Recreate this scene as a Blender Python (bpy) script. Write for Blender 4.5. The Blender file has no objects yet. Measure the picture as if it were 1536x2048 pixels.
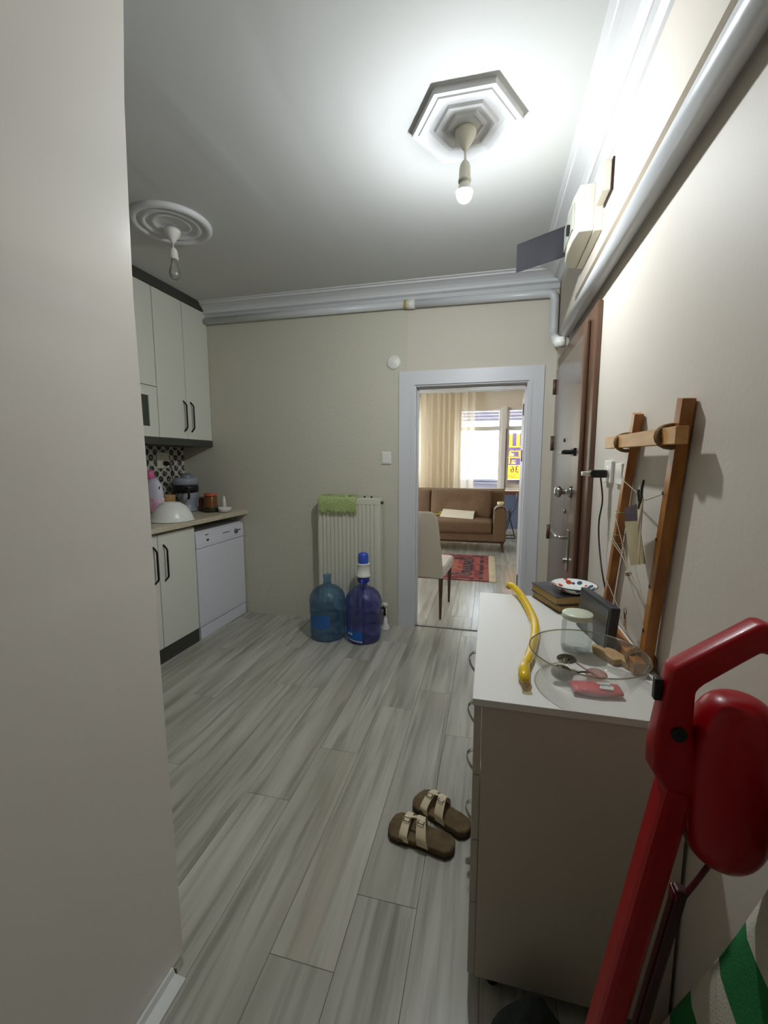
import bpy, bmesh, math, random
from mathutils import Vector, Matrix
random.seed(7)
PI = math.pi
S = bpy.context.scene
C = S.collection

# ---------------------------------------------------------------- camera
cam_d = bpy.data.cameras.new('camera'); cam = bpy.data.objects.new('camera', cam_d); C.objects.link(cam)
YAW, PITCH = -0.24019, -0.11982
fwd = Vector((math.sin(YAW)*math.cos(PITCH), math.cos(YAW)*math.cos(PITCH), math.sin(PITCH)))
rgt = Vector((math.cos(YAW), -math.sin(YAW), 0)); upv = rgt.cross(fwd)
cam.matrix_world = Matrix(((rgt.x, upv.x, -fwd.x, 0), (rgt.y, upv.y, -fwd.y, 0), (rgt.z, upv.z, -fwd.z, 1.40), (0, 0, 0, 1)))
cam_d.sensor_fit = 'HORIZONTAL'; cam_d.sensor_width = 36; cam_d.lens = 850.72/1536*36
cam_d.clip_start = .05
S.camera = cam
# ---------------------------------------------------------------- world (overcast bright daylight)
W = bpy.data.worlds.new('daylight'); S.world = W; W.use_nodes = True
W.node_tree.nodes['Background'].inputs[0].default_value = (.84, .92, 1, 1)
W.node_tree.nodes['Background'].inputs[1].default_value = 8.5
# ---------------------------------------------------------------- exposure
S.view_settings.view_transform = 'Standard'; S.view_settings.look = 'None'
S.view_settings.exposure = 0.08; S.view_settings.gamma = 1.0; S.view_settings.use_curve_mapping = False
BULB = 1420.0

# ================================================================ materials
def lin(c):
    return tuple(((v/255)/12.92 if v/255 <= .04045 else ((v/255+.055)/1.055)**2.4) for v in c)+(1,)
def nd(m, t, **kw):
    n = m.node_tree.nodes.new(t)
    for k, v in kw.items(): setattr(n, k, v)
    return n
def lk(m, a, b): m.node_tree.links.new(a, b)
def M(name, col, rough=.5, metal=0., bump=None, var=None, coat=0., emit=None, spec=.5):
    m = bpy.data.materials.new(name); m.use_nodes = True
    b = m.node_tree.nodes['Principled BSDF']
    b.inputs['Base Color'].default_value = lin(col); b.inputs['Roughness'].default_value = rough
    b.inputs['Metallic'].default_value = metal; b.inputs['Coat Weight'].default_value = coat
    b.inputs['Specular IOR Level'].default_value = spec
    if emit:
        b.inputs['Emission Color'].default_value = lin(emit[0]); b.inputs['Emission Strength'].default_value = emit[1]
    tc = nd(m, 'ShaderNodeTexCoord')
    if var:  # (scale, second colour, stretch)
        mp = nd(m, 'ShaderNodeMapping'); lk(m, tc.outputs['Object'], mp.inputs[0])
        if len(var) > 2: mp.inputs['Scale'].default_value = var[2]
        nz = nd(m, 'ShaderNodeTexNoise'); nz.inputs['Scale'].default_value = var[0]; nz.inputs['Detail'].default_value = 5
        lk(m, mp.outputs[0], nz.inputs[0])
        r = nd(m, 'ShaderNodeValToRGB'); r.color_ramp.elements[0].position = .35; r.color_ramp.elements[1].position = .65
        r.color_ramp.elements[0].color = lin(col); r.color_ramp.elements[1].color = lin(var[1])
        lk(m, nz.outputs[0], r.inputs[0]); lk(m, r.outputs[0], b.inputs['Base Color'])
    if bump:
        nz = nd(m, 'ShaderNodeTexNoise'); nz.inputs['Scale'].default_value = bump[0]; nz.inputs['Detail'].default_value = 4
        lk(m, tc.outputs['Object'], nz.inputs[0])
        bp = nd(m, 'ShaderNodeBump'); bp.inputs['Strength'].default_value = bump[1]; bp.inputs['Distance'].default_value = bump[2] if len(bump) > 2 else .01
        lk(m, nz.outputs[0], bp.inputs['Height']); lk(m, bp.outputs[0], b.inputs['Normal'])
    return m
def clear(name, tint, gloss=.08, body=0., bodycol=(200, 200, 200), rough=.03):
    """thin clear sheet: tinted pass-through with a real fresnel gloss and a little body colour"""
    m = bpy.data.materials.new(name); m.use_nodes = True; nt = m.node_tree
    nt.nodes.remove(nt.nodes['Principled BSDF']); out = nt.nodes['Material Output']
    tr = nd(m, 'ShaderNodeBsdfTransparent'); tr.inputs[0].default_value = lin(tint)
    df = nd(m, 'ShaderNodeBsdfDiffuse'); df.inputs[0].default_value = lin(bodycol)
    tl = nd(m, 'ShaderNodeBsdfTranslucent'); tl.inputs[0].default_value = lin(bodycol)
    ad = nd(m, 'ShaderNodeMixShader'); lk(m, df.outputs[0], ad.inputs[1]); lk(m, tl.outputs[0], ad.inputs[2])
    mx = nd(m, 'ShaderNodeMixShader'); mx.inputs[0].default_value = body
    lk(m, tr.outputs[0], mx.inputs[1]); lk(m, ad.outputs[0], mx.inputs[2])
    gl = nd(m, 'ShaderNodeBsdfGlossy'); gl.inputs['Roughness'].default_value = rough
    fr = nd(m, 'ShaderNodeLayerWeight'); fr.inputs[0].default_value = .25
    mr = nd(m, 'ShaderNodeMapRange'); mr.inputs['To Min'].default_value = gloss*.5; mr.inputs['To Max'].default_value = min(1, gloss*5)
    lk(m, fr.outputs['Fresnel'], mr.inputs[0])
    m2 = nd(m, 'ShaderNodeMixShader'); lk(m, mr.outputs[0], m2.inputs[0]); lk(m, mx.outputs[0], m2.inputs[1]); lk(m, gl.outputs[0], m2.inputs[2])
    lk(m, m2.outputs[0], out.inputs[0])
    return m

WALL = M('wall_paint', (208, 201, 186), .75, bump=(140, .12, .004))
WALLR = M('wall_paint_satin', (211, 202, 189), .6, bump=(60, .12, .004), spec=.35)
PAPER = M('embossed_wallpaper', (202, 198, 181), .7, bump=(55, .38, .006))
TAUPE = M('matt_taupe', (132, 120, 102), .9, bump=(60, .3))
STAIN = M('brown_stain', (120, 98, 66), .9, var=(14, (165, 150, 122)))
CORN = M('cornice_white', (212, 213, 214), .55)
WHITE = M('white_lacquer', (226, 226, 222), .22)
CABW = M('cabinet_white', (222, 222, 210), .4, bump=(200, .05, .002))
APPL = M('appliance_white', (224, 224, 232), .3)
DARKT = M('dark_trim', (62, 62, 58), .45, bump=(120, .1))
HANDB = M('dark_bronze', (48, 30, 30), .35, .6)
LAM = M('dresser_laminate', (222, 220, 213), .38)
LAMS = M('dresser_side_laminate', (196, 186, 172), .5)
CHROME = M('chrome', (200, 198, 192), .15, 1)
PLAST = M('white_plastic', (228, 226, 218), .4)
CREAM = M('cream_plastic', (222, 218, 200), .4)
YELLOWED = M('old_white_plastic', (222, 216, 198), .45)
BLACK = M('black_plastic', (20, 20, 22), .4)
PIPEM = M('pipe_paint', (205, 207, 208), .28, bump=(40, .05))
DOORF = M('door_casing_white', (212, 212, 214), .4)
STEEL = M('brown_door_laminate', (92, 77, 64), .3, var=(5, (104, 88, 74), (6, 6, .6)), coat=.25)
STEELF = M('brown_door_frame', (88, 62, 46), .35, var=(6, (102, 74, 56), (8, 8, .8)))
WOODP = M('varnished_pine', (178, 116, 42), .35, var=(9, (142, 84, 26), (3, 3, .6)), coat=.15)
WOODL = M('pale_wood', (196, 160, 108), .6, var=(12, (176, 138, 88), (5, .8, 5)))
ROPE = M('hemp_rope', (130, 98, 52), .9, bump=(300, .9, .004))
STRING = M('string', (170, 158, 130), .9)
RED = M('red_plastic', (158, 3, 16), .32, bump=(30, .04), coat=.08, spec=.3)
SOFA = M('sofa_fabric', (136, 108, 80), .9, var=(60, (118, 92, 68)), bump=(300, .15))
CUPH = M('chair_back_fabric', (196, 186, 164), .9, bump=(260, .2))
WALNUT = M('walnut_leg', (92, 60, 40), .45, var=(10, (72, 46, 30), (4, 4, .8)))
BEIGEW = M('living_room_paint', (226, 212, 188), .8)
COUNTER = M('counter_stone', (206, 196, 172), .35, var=(90, (186, 174, 150)))
GLASSW = clear('window_glass', (250, 252, 252), .06)
ACRYL = clear('clear_acrylic', (252, 252, 251), .06, .035, (220, 220, 215))
JARG = clear('jar_glass', (247, 250, 249), .07, .03, (200, 205, 200))
CURT = clear('sheer_curtain', (250, 244, 232), .0, .6, (240, 230, 210), 1)
GREENCL = M('green_mop_pad', (206, 220, 158), .95, var=(60, (184, 204, 130)), bump=(220, 1, .01))

def plank_mat():
    m = bpy.data.materials.new('laminate_floor'); m.use_nodes = True; b = m.node_tree.nodes['Principled BSDF']
    tc = nd(m, 'ShaderNodeTexCoord'); oi = nd(m, 'ShaderNodeObjectInfo')
    mul = nd(m, 'ShaderNodeVectorMath', operation='SCALE'); mul.inputs[0].default_value = (37, 91, 13); lk(m, oi.outputs['Random'], mul.inputs['Scale'])
    ad = nd(m, 'ShaderNodeVectorMath', operation='ADD'); lk(m, tc.outputs['Object'], ad.inputs[0]); lk(m, mul.outputs[0], ad.inputs[1])
    def layer(sc, st, lo, hi, detail=5):
        mp = nd(m, 'ShaderNodeMapping'); mp.inputs['Scale'].default_value = st; lk(m, ad.outputs[0], mp.inputs[0])
        nz = nd(m, 'ShaderNodeTexNoise'); nz.inputs['Scale'].default_value = sc; nz.inputs['Detail'].default_value = detail; nz.inputs['Distortion'].default_value = .3
        lk(m, mp.outputs[0], nz.inputs[0])
        mr = nd(m, 'ShaderNodeMapRange'); mr.inputs[1].default_value = lo; mr.inputs[2].default_value = hi; lk(m, nz.outputs[0], mr.inputs[0])
        return mr.outputs[0]
    a = layer(2.6, (4, .42, 1), .3, .72); d = layer(6.5, (4.5, .22, 1), .48, .82); br = layer(1.8, (4, .4, 1), .52, .8)
    def mix(f, c1, c2):
        x = nd(m, 'ShaderNodeMix', data_type='RGBA'); lk(m, f, x.inputs['Factor'])
        for i, c in ((6, c1), (7, c2)):
            if isinstance(c, tuple): x.inputs[i].default_value = lin(c)
            else: lk(m, c, x.inputs[i])
        return x.outputs[2]
    c = mix(a, (156, 154, 141), (198, 195, 183))
    c = mix(d, c, (122, 119, 107))
    c = mix(br, c, (176, 166, 152))
    hv = nd(m, 'ShaderNodeHueSaturation'); lk(m, c, hv.inputs['Color'])
    mr = nd(m, 'ShaderNodeMapRange'); mr.inputs[3].default_value = .93; mr.inputs[4].default_value = 1.05; lk(m, oi.outputs['Random'], mr.inputs[0]); lk(m, mr.outputs[0], hv.inputs['Value'])
    lk(m, hv.outputs[0], b.inputs['Base Color']); b.inputs['Roughness'].default_value = .24; b.inputs['Specular IOR Level'].default_value = .5
    return m
PLANK = plank_mat()

def ceil_mat():
    m = M('ceiling_paint', (200, 201, 198), .8); b = m.node_tree.nodes['Principled BSDF']
    tc = nd(m, 'ShaderNodeTexCoord'); mp = nd(m, 'ShaderNodeMapping'); mp.inputs['Rotation'].default_value = (0, 0, .25); mp.inputs['Scale'].default_value = (2.2, .5, 1)
    lk(m, tc.outputs['Object'], mp.inputs[0])
    nz = nd(m, 'ShaderNodeTexNoise'); nz.inputs['Scale'].default_value = 1.3; nz.inputs['Detail'].default_value = 2; nz.inputs['Distortion'].default_value = .6; lk(m, mp.outputs[0], nz.inputs[0])
    bp = nd(m, 'ShaderNodeBump'); bp.inputs['Strength'].default_value = .45; bp.inputs['Distance'].default_value = .02; lk(m, nz.outputs[0], bp.inputs['Height']); lk(m, bp.outputs[0], b.inputs['Normal'])
    return m
CEIL = ceil_mat()

def math_node(m, op, a, bb=None):
    n = nd(m, 'ShaderNodeMath', operation=op)
    for i, v in ((0, a), (1, bb)):
        if v is None: continue
        if isinstance(v, (int, float)): n.inputs[i].default_value = v
        else: lk(m, v, n.inputs[i])
    return n.outputs[0]
def tile_mat():
    """printed tile: pale lattice over dark diamond ornaments"""
    m = M('ornament_tile', (200, 198, 184), .3); b = m.node_tree.nodes['Principled BSDF']
    tc = nd(m, 'ShaderNodeTexCoord'); sx = nd(m, 'ShaderNodeSeparateXYZ'); lk(m, tc.outputs['Object'], sx.inputs[0])
    u = math_node(m, 'MULTIPLY', sx.outputs[1], 2*PI/.096); v = math_node(m, 'MULTIPLY', sx.outputs[2], 2*PI/.092)
    f = math_node(m, 'MULTIPLY', math_node(m, 'COSINE', math_node(m, 'MULTIPLY', u, .5)), math_node(m, 'COSINE', math_node(m, 'MULTIPLY', v, .5)))
    f = math_node(m, 'ABSOLUTE', f)
    g = math_node(m, 'ABSOLUTE', math_node(m, 'MULTIPLY', math_node(m, 'SINE', math_node(m, 'MULTIPLY', u, .5)), math_node(m, 'SINE', math_node(m, 'MULTIPLY', v, .5))))
    mx = math_node(m, 'MAXIMUM', f, g)
    dark = math_node(m, 'GREATER_THAN', mx, .62)
    nz = nd(m, 'ShaderNodeTexNoise'); nz.inputs['Scale'].default_value = 90; lk(m, tc.outputs['Object'], nz.inputs[0])
    spot = math_node(m, 'LESS_THAN', nz.outputs[0], .60)
    dk = math_node(m, 'MULTIPLY', dark, spot)
    x = nd(m, 'ShaderNodeMix', data_type='RGBA'); lk(m, dk, x.inputs['Factor']); x.inputs[6].default_value = lin((205, 202, 188)); x.inputs[7].default_value = lin((48, 46, 44))
    lk(m, x.outputs[2], b.inputs['Base Color'])
    return m
TILE = tile_mat()

def rug_mat():
    m = M('kilim', (150, 40, 44), .95, bump=(220, .3)); b = m.node_tree.nodes['Principled BSDF']
    tc = nd(m, 'ShaderNodeTexCoord'); sx = nd(m, 'ShaderNodeSeparateXYZ'); lk(m, tc.outputs['Object'], sx.inputs[0])
    # object origin = rug centre, half size .80 x .69
    dx = math_node(m, 'SUBTRACT', .80, math_node(m, 'ABSOLUTE', sx.outputs[0])); dy = math_node(m, 'SUBTRACT', .69, math_node(m, 'ABSOLUTE', sx.outputs[1]))
    d = math_node(m, 'MINIMUM', dx, dy)
    r = nd(m, 'ShaderNodeValToRGB'); cr = r.color_ramp; cr.interpolation = 'CONSTANT'
    cols = [(0, (150, 62, 60)), (.07, (70, 30, 44)), (.11, (150, 50, 50)), (.2, (60, 30, 46)), (.33, (160, 66, 54)), (.40, (176, 96, 66)), (.46, (176, 34, 44))]
    cr.elements[0].position = 0; cr.elements[0].color = lin(cols[0][1]); cr.elements[1].position = cols[1][0]; cr.elements[1].color = lin(cols[1][1])
    for p, c in cols[2:]:
        e = cr.elements.new(p); e.color = lin(c)
    lk(m, math_node(m, 'MULTIPLY', d, 1.0), r.inputs[0])
    vo = nd(m, 'ShaderNodeTexVoronoi', distance='MANHATTAN'); vo.inputs['Scale'].default_value = 17; vo.inputs['Randomness'].default_value = .35; lk(m, tc.outputs['Object'], vo.inputs[0])
    s = math_node(m, 'SINE', math_node(m, 'MULTIPLY', vo.outputs['Distance'], 26)); f = math_node(m, 'GREATER_THAN', s, .35)
    x = nd(m, 'ShaderNodeMix', data_type='RGBA'); lk(m, math_node(m, 'MULTIPLY', f, .75), x.inputs['Factor']); lk(m, r.outputs[0], x.inputs[6])
    r2 = nd(m, 'ShaderNodeValToRGB'); r2.color_ramp.interpolation = 'CONSTANT'; lk(m, vo.outputs['Color'], r2.inputs[0])
    r2.color_ramp.elements[0].color = lin((58, 36, 52)); r2.color_ramp.elements[1].position = .55; r2.color_ramp.elements[1].color = lin((176, 128, 100))
    lk(m, r2.outputs[0], x.inputs[7]); lk(m, x.outputs[2], b.inputs['Base Color'])
    return m
RUG = rug_mat()

def stripe_mat():
    m = M('striped_fabric', (190, 186, 170), .95, bump=(260, .8, .004)); b = m.node_tree.nodes['Principled BSDF']
    tc = nd(m, 'ShaderNodeTexCoord'); sx = nd(m, 'ShaderNodeSeparateXYZ'); lk(m, tc.outputs['Object'], sx.inputs[0])
    h = math_node(m, 'ADD', sx.outputs[2], math_node(m, 'MULTIPLY', sx.outputs[1], .12))
    f = math_node(m, 'FRACT', math_node(m, 'DIVIDE', math_node(m, 'SUBTRACT', h, .445), .30)); g = math_node(m, 'GREATER_THAN', f, .53)
    x = nd(m, 'ShaderNodeMix', data_type='RGBA'); lk(m, g, x.inputs['Factor']); x.inputs[6].default_value = lin((204, 198, 180)); x.inputs[7].default_value = lin((22, 118, 56))
    lk(m, x.outputs[2], b.inputs['Base Color'])
    return m
STRIPE = stripe_mat()

def plate_mat():
    m = M('painted_plate', (232, 232, 226), .15); b = m.node_tree.nodes['Principled BSDF']
    tc = nd(m, 'ShaderNodeTexCoord'); sx = nd(m, 'ShaderNodeSeparateXYZ'); lk(m, tc.outputs['Object'], sx.inputs[0])
    rr = math_node(m, 'SQRT', math_node(m, 'ADD', math_node(m, 'POWER', sx.outputs[0], 2), math_node(m, 'POWER', sx.outputs[1], 2)))
    rim = math_node(m, 'GREATER_THAN', rr, .048)
    vo = nd(m, 'ShaderNodeTexVoronoi'); vo.inputs['Scale'].default_value = 34; vo.inputs['Randomness'].default_value = .8; lk(m, tc.outputs['Object'], vo.inputs[0]); sc = nd(m, 'ShaderNodeSeparateColor'); lk(m, vo.outputs['Color'], sc.inputs[0])
    near = math_node(m, 'LESS_THAN', vo.outputs['Distance'], .42)
    rim = math_node(m, 'MULTIPLY', rim, near); w = sc.outputs[0]
    def over(prev, fac, c):
        x = nd(m, 'ShaderNodeMix', data_type='RGBA'); lk(m, fac, x.inputs['Factor'])
        if isinstance(prev, tuple): x.inputs[6].default_value = lin(prev)
        else: lk(m, prev, x.inputs[6])
        x.inputs[7].default_value = lin(c); return x.outputs[2]
    c = over((234, 234, 228), math_node(m, 'MULTIPLY', rim, math_node(m, 'GREATER_THAN', w, .45)), (182, 70, 40))
    c = over(c, math_node(m, 'MULTIPLY', rim, math_node(m, 'LESS_THAN', w, .38)), (56, 84, 96))
    c = over(c, math_node(m, 'GREATER_THAN', rr, .081), (60, 80, 90))
    lk(m, c, b.inputs['Base Color'])
    return m
PLATE = plate_mat()

# ================================================================ geometry helpers
def setp(o, label=None, cat=None, group=None, kind=None):
    if label: o['label'] = label
    if cat: o['category'] = cat
    if group: o['group'] = group
    if kind: o['kind'] = kind
    return o
def wloc(o):
    v = Vector((0, 0, 0))
    while o: v = v+Vector(o.location); o = o.parent
    return v
def thing(name, loc, label, cat, group=None):
    o = bpy.data.objects.new(name, None); C.objects.link(o); o.location = loc; o.empty_display_size = .05
    return setp(o, label, cat, group)
def O(name, bm, mat, parent=None, loc=None, smooth=False, kind=None, label=None, cat=None, bev=0, group=None):
    """one mesh object; the vertices come in world coordinates"""
    me = bpy.data.meshes.new(name)
    bmesh.ops.recalc_face_normals(bm, faces=bm.faces)
    base = Vector(loc) if loc else (wloc(parent) if parent else Vector((0, 0, 0)))
    bm.transform(Matrix.Translation(-base)); bm.to_mesh(me); bm.free()
    o = bpy.data.objects.new(name, me); C.objects.link(o)
    if parent: o.parent = parent; o.location = base-wloc(parent)
    else: o.location = base
    for k in (mat if isinstance(mat, (list, tuple)) else [mat]): me.materials.append(k)
    if smooth:
        for p in me.polygons: p.use_smooth = True
    if bev:
        md = o.modifiers.new('bevel', 'BEVEL'); md.width = bev; md.segments = 2; md.limit_method = 'ANGLE'; md.angle_limit = .7
        if smooth: md.harden_normals = False
    return setp(o, label, cat, group, kind)
def B(*bxs):
    bm = bmesh.new()
    for b in bxs: addb(bm, *b)
    return bm
def addb(bm, x0, x1, y0, y1, z0, z1):
    vs = [bm.verts.new((x, y, z)) for x in (x0, x1) for y in (y0, y1) for z in (z0, z1)]
    for f in ((0, 1, 3, 2), (4, 6, 7, 5), (0, 4, 5, 1), (2, 3, 7, 6), (0, 2, 6, 4), (1, 5, 7, 3)): bm.faces.new([vs[i] for i in f])
    return vs
def tube(bm, pts, r, seg=12, cap=True, radii=None):
    pts = [Vector(p) for p in pts]; rings = []; n = len(pts)
    t0 = (pts[1]-pts[0]).normalized(); ref = Vector((0, 0, 1)) if abs(t0.z) < .9 else Vector((1, 0, 0))
    nrm = t0.cross(ref).normalized()
    for i, p in enumerate(pts):
        t = ((pts[i+1] if i < n-1 else p)-(pts[i-1] if i else p)).normalized()
        nrm = (nrm-t*nrm.dot(t)).normalized(); bn = t.cross(nrm); rr = radii[i] if radii else r
        rings.append([bm.verts.new(p+(nrm*math.cos(a)+bn*math.sin(a))*rr) for a in [2*PI*k/seg for k in range(seg)]])
    for a, b in zip(rings, rings[1:]):
        for k in range(seg): bm.faces.new((a[k], a[(k+1) % seg], b[(k+1) % seg], b[k]))
    if cap: bm.faces.new(rings[0]); bm.faces.new(rings[-1])
    return bm
def T(pts, r, seg=12, **k): return tube(bmesh.new(), pts, r, seg, **k)
def curve_pts(ctrl, n=8):
    """Catmull-Rom through the control points"""
    P = [Vector(c) for c in ctrl]; P = [P[0]*2-P[1]]+P+[P[-1]*2-P[-2]]; out = []
    for i in range(1, len(P)-2):
        for k in range(n):
            t = k/n; a, b, c, d = P[i-1:i+3]
            out.append(.5*((2*b)+(c-a)*t+(2*a-5*b+4*c-d)*t*t+(3*b-a-3*c+d)*t**3))
    out.append(P[-2]); return out
def fillet(ctrl, r, n=6):
    P = [Vector(c) for c in ctrl]; out = [P[0]]
    for a, b, c in zip(P, P[1:], P[2:]):
        d1 = (a-b).normalized(); d2 = (c-b).normalized(); s = b+d1*r; e = b+d2*r
        for k in range(n+1):
            t = k/n; out.append(s*(1-t)**2+b*2*t*(1-t)+e*t*t)
    out.append(P[-1]); return out
def lathe(bm, prof, c, seg=32, axis='z', cap=True):
    rings = []; c = Vector(c)
    for r, h in prof:
        ring = []
        for k in range(seg):
            a = 2*PI*k/seg; u, v = r*math.cos(a), r*math.sin(a)
            p = {'z': (u, v, h), 'x': (h, u, v), 'y': (u, h, v)}[axis]
            ring.append(bm.verts.new(c+Vector(p)))
        rings.append(ring)
    for a, b in zip(rings, rings[1:]):
        for k in range(seg): bm.faces.new((a[k], a[(k+1) % seg], b[(k+1) % seg], b[k]))
    if cap: bm.faces.new(rings[0]); bm.faces.new(rings[-1])
    return bm
def L(prof, c, seg=32, axis='z', cap=True): return lathe(bmesh.new(), prof, c, seg, axis, cap)
def prism(bm, poly, axis, a0, a1):
    """poly = 2D points in the two other axes, extruded along axis"""
    def v(p, h): return {'x': (h, p[0], p[1]), 'y': (p[0], h, p[1]), 'z': (p[0], p[1], h)}[axis]
    A = [bm.verts.new(v(p, a0)) for p in poly]; Bv = [bm.verts.new(v(p, a1)) for p in poly]; n = len(poly)
    bm.faces.new(A); bm.faces.new(Bv)
    for i in range(n): bm.faces.new((A[i], A[(i+1) % n], Bv[(i+1) % n], Bv[i]))
    return bm
def PR(poly, axis, a0, a1): return prism(bmesh.new(), poly, axis, a0, a1)
def bar(p0, p1, w, h, side=(1, 0, 0), bm=None):
    """rectangular bar from p0 to p1, w along side, h across"""
    bm = bm or bmesh.new(); p0 = Vector(p0); p1 = Vector(p1); t = (p1-p0).normalized(); s = Vector(side); s = (s-t*s.dot(t)).normalized(); u = t.cross(s)
    r = [[bm.verts.new(p+s*a*w/2+u*b*h/2) for a, b in ((-1, -1), (1, -1), (1, 1), (-1, 1))] for p in (p0, p1)]
    bm.faces.new(r[0]); bm.faces.new(r[1])
    for k in range(4): bm.faces.new((r[0][k], r[0][(k+1) % 4], r[1][(k+1) % 4], r[1][k]))
    return bm
def rpoly(x0, x1, y0, y1, r, n=5, which=(1, 1, 1, 1)):
    out = []
    for i, (cx, cy, a) in enumerate(((x1-r, y1-r, 0), (x0+r, y1-r, PI/2), (x0+r, y0+r, PI), (x1-r, y0+r, 1.5*PI))):
        if which[i]: out += [(cx+r*math.cos(a+k*PI/2/n), cy+r*math.sin(a+k*PI/2/n)) for k in range(n+1)]
        else: out.append(((x1, x0, x0, x1)[i], (y1, y1, y0, y0)[i]))
    return out
def text(name, s, size, mat, parent, matrix, ext=.001, align='CENTER'):
    cu = bpy.data.curves.new(name, 'FONT'); cu.body = s; cu.size = size; cu.extrude = ext; cu.align_x = align; cu.align_y = 'CENTER'; cu.resolution_u = 3
    tmp = bpy.data.objects.new('tmp', cu); C.objects.link(tmp); bpy.context.view_layer.update()
    me = bpy.data.meshes.new_from_object(tmp.evaluated_get(bpy.context.evaluated_depsgraph_get())); bpy.data.objects.remove(tmp)
    bm = bmesh.new(); bm.from_mesh(me); bm.transform(matrix)
    return O(name, bm, mat, parent)
def holes_wall(plane, a0, a1, x0, x1, z0, z1, holes, axis='y'):
    """a wall slab a0..a1 thick along axis, spanning x0..x1, z0..z1, with rectangular holes (x0,x1,z0,z1)"""
    xs = sorted({x0, x1}|{h[0] for h in holes}|{h[1] for h in holes}); zs = sorted({z0, z1}|{h[2] for h in holes}|{h[3] for h in holes})
    bm = bmesh.new()
    for xa, xb in zip(xs, xs[1:]):
        run = None
        for za, zb in list(zip(zs, zs[1:]))+[(None, None)]:
            solid = za is not None and not any(h[0] <= xa and xb <= h[1] and h[2] <= za and zb <= h[3] for h in holes)
            if solid: run = (run[0], zb) if run else (za, zb)
            elif run:
                if axis == 'y': addb(bm, xa, xb, a0, a1, *run)
                else: addb(bm, a0, a1, xa, xb, *run)
                run = None
    return bm

XR, XL, YB, ZC, YF = .46, -2.755, 3.425, 2.731, -1.6
YW = 8.7; LX0, LX1 = -3.2, 2.0
# ================================================================ setting
flo = O('floor', B((LX0-.1, LX1+.1, YF-.1, YW+.15, -.08, -.008)), M('floor_underlay', (130, 128, 118), .6), kind='structure')
def planks(x0, x1, y0, y1, width, xorg, length, pool):
    i = math.floor((x0-xorg)/width)
    while xorg+i*width < x1:
        xa, xb = max(x0, xorg+i*width), min(x1, xorg+(i+1)*width)
        if xb-xa > .01:
            y = y0-random.random()*length*.9
            if (i, 'f') in fixed and y0 < 0: y = fixed[(i, 'f')]-3*length
            while y < y1:
                ya, yb = max(y0, y), min(y1, y+length)
                if yb-ya > .02:
                    key = (round(xb-xa, 3), round(yb-ya, 3))
                    if key not in pool:
                        w, l = xb-xa, yb-ya; bm = bmesh.new(); g = .0005
                        lo = [bm.verts.new((px, py, -.008)) for px, py in ((g, g), (w-g, g), (w-g, l-g), (g, l-g))]
                        e = .0016
                        mi = [bm.verts.new((px, py, -.001)) for px, py in ((g, g), (w-g, g), (w-g, l-g), (g, l-g))]
                        hi = [bm.verts.new((px, py, 0)) for px, py in ((e, e), (w-e, e), (w-e, l-e), (e, l-e))]
                        for p, q in ((lo, mi), (mi, hi)):
                            for k in range(4): bm.faces.new((p[k], p[(k+1) % 4], q[(k+1) % 4], q[k]))
                        bm.faces.new(hi); bmesh.ops.recalc_face_normals(bm, faces=bm.faces)
                        me = bpy.data.meshes.new('plank'); bm.to_mesh(me); bm.free(); me.materials.append(PLANK); pool[key] = me
                    o = bpy.data.objects.new('plank', pool[key]); C.objects.link(o); o.parent = flo; o.location = (xa, ya, 0)
                y += length
        i += 1
fixed = {(0, 'f'): 1.17, (-1, 'f'): .95, (-2, 'f'): 1.81, (-3, 'f'): 1.47, (-4, 'f'): 1.04, (-5, 'f'): 2.31}
pool = {}
planks(-2.2, .46, -.4, 3.47, .195, -.375, 1.28, pool)
planks(-1.6, 1.2, 3.47, YW, .195, -.30, 1.28, pool)
O('trim_1', B((-.58, .27, 3.455, 3.475, -.004, .004)), M('threshold_line', (90, 82, 72), .5), kind='structure')

O('ceiling', B((XL-.15, XR+.15, YF-.1, YB+.14, ZC, ZC+.12)), CEIL, kind='structure')
O('ceiling', B((LX0-.1, LX1+.1, YB+.141, YW+.2, ZC, ZC+.12)), CORN, kind='structure')
DX0, DX1, DZ = -.600, .285, 2.005
wb = O('wall_back', holes_wall('y', YB, YB+.15, XL-.15, XR+.15, -.08, ZC, [(DX0, DX1, -.08, DZ)]), WALL, kind='structure')
O('wallpaper', B((XL, -.712, YB-.003, YB, 0, ZC), (-.712, -.647, YB-.003, YB, 2.1, ZC)), PAPER, wb)
wl = O('wall_left', B((XL-.15, XL, YF-.1, YB, -.08, ZC)), WALL, kind='structure')
wr = O('wall_right', holes_wall('x', XR, XR+.16, YF-.1, YB, -.08, ZC, [(2.235, 3.13, -.08, 2.02)], 'x'), WALLR, kind='structure')
O('taupe_strip', B((XR-.0015, XR, -1.5, 2.78, 2.255, 2.345)), TAUPE, wr)  # flat grey-brown strip along the wall above the overhead pipe
st = bmesh.new()
prism(st, [(3.365, 2.66), (3.424, 2.66), (3.424, 2.30), (3.395, 2.32), (3.40, 2.44), (3.37, 2.52)], 'x', XR-.002, XR)
O('corner_stain', st, STAIN, wr, label='brown water stain down the corner behind the pipe')
O('wall_front', B((XL-.15, XR+.15, YF-.1, YF, -.08, ZC)), WALL, kind='structure')
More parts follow.
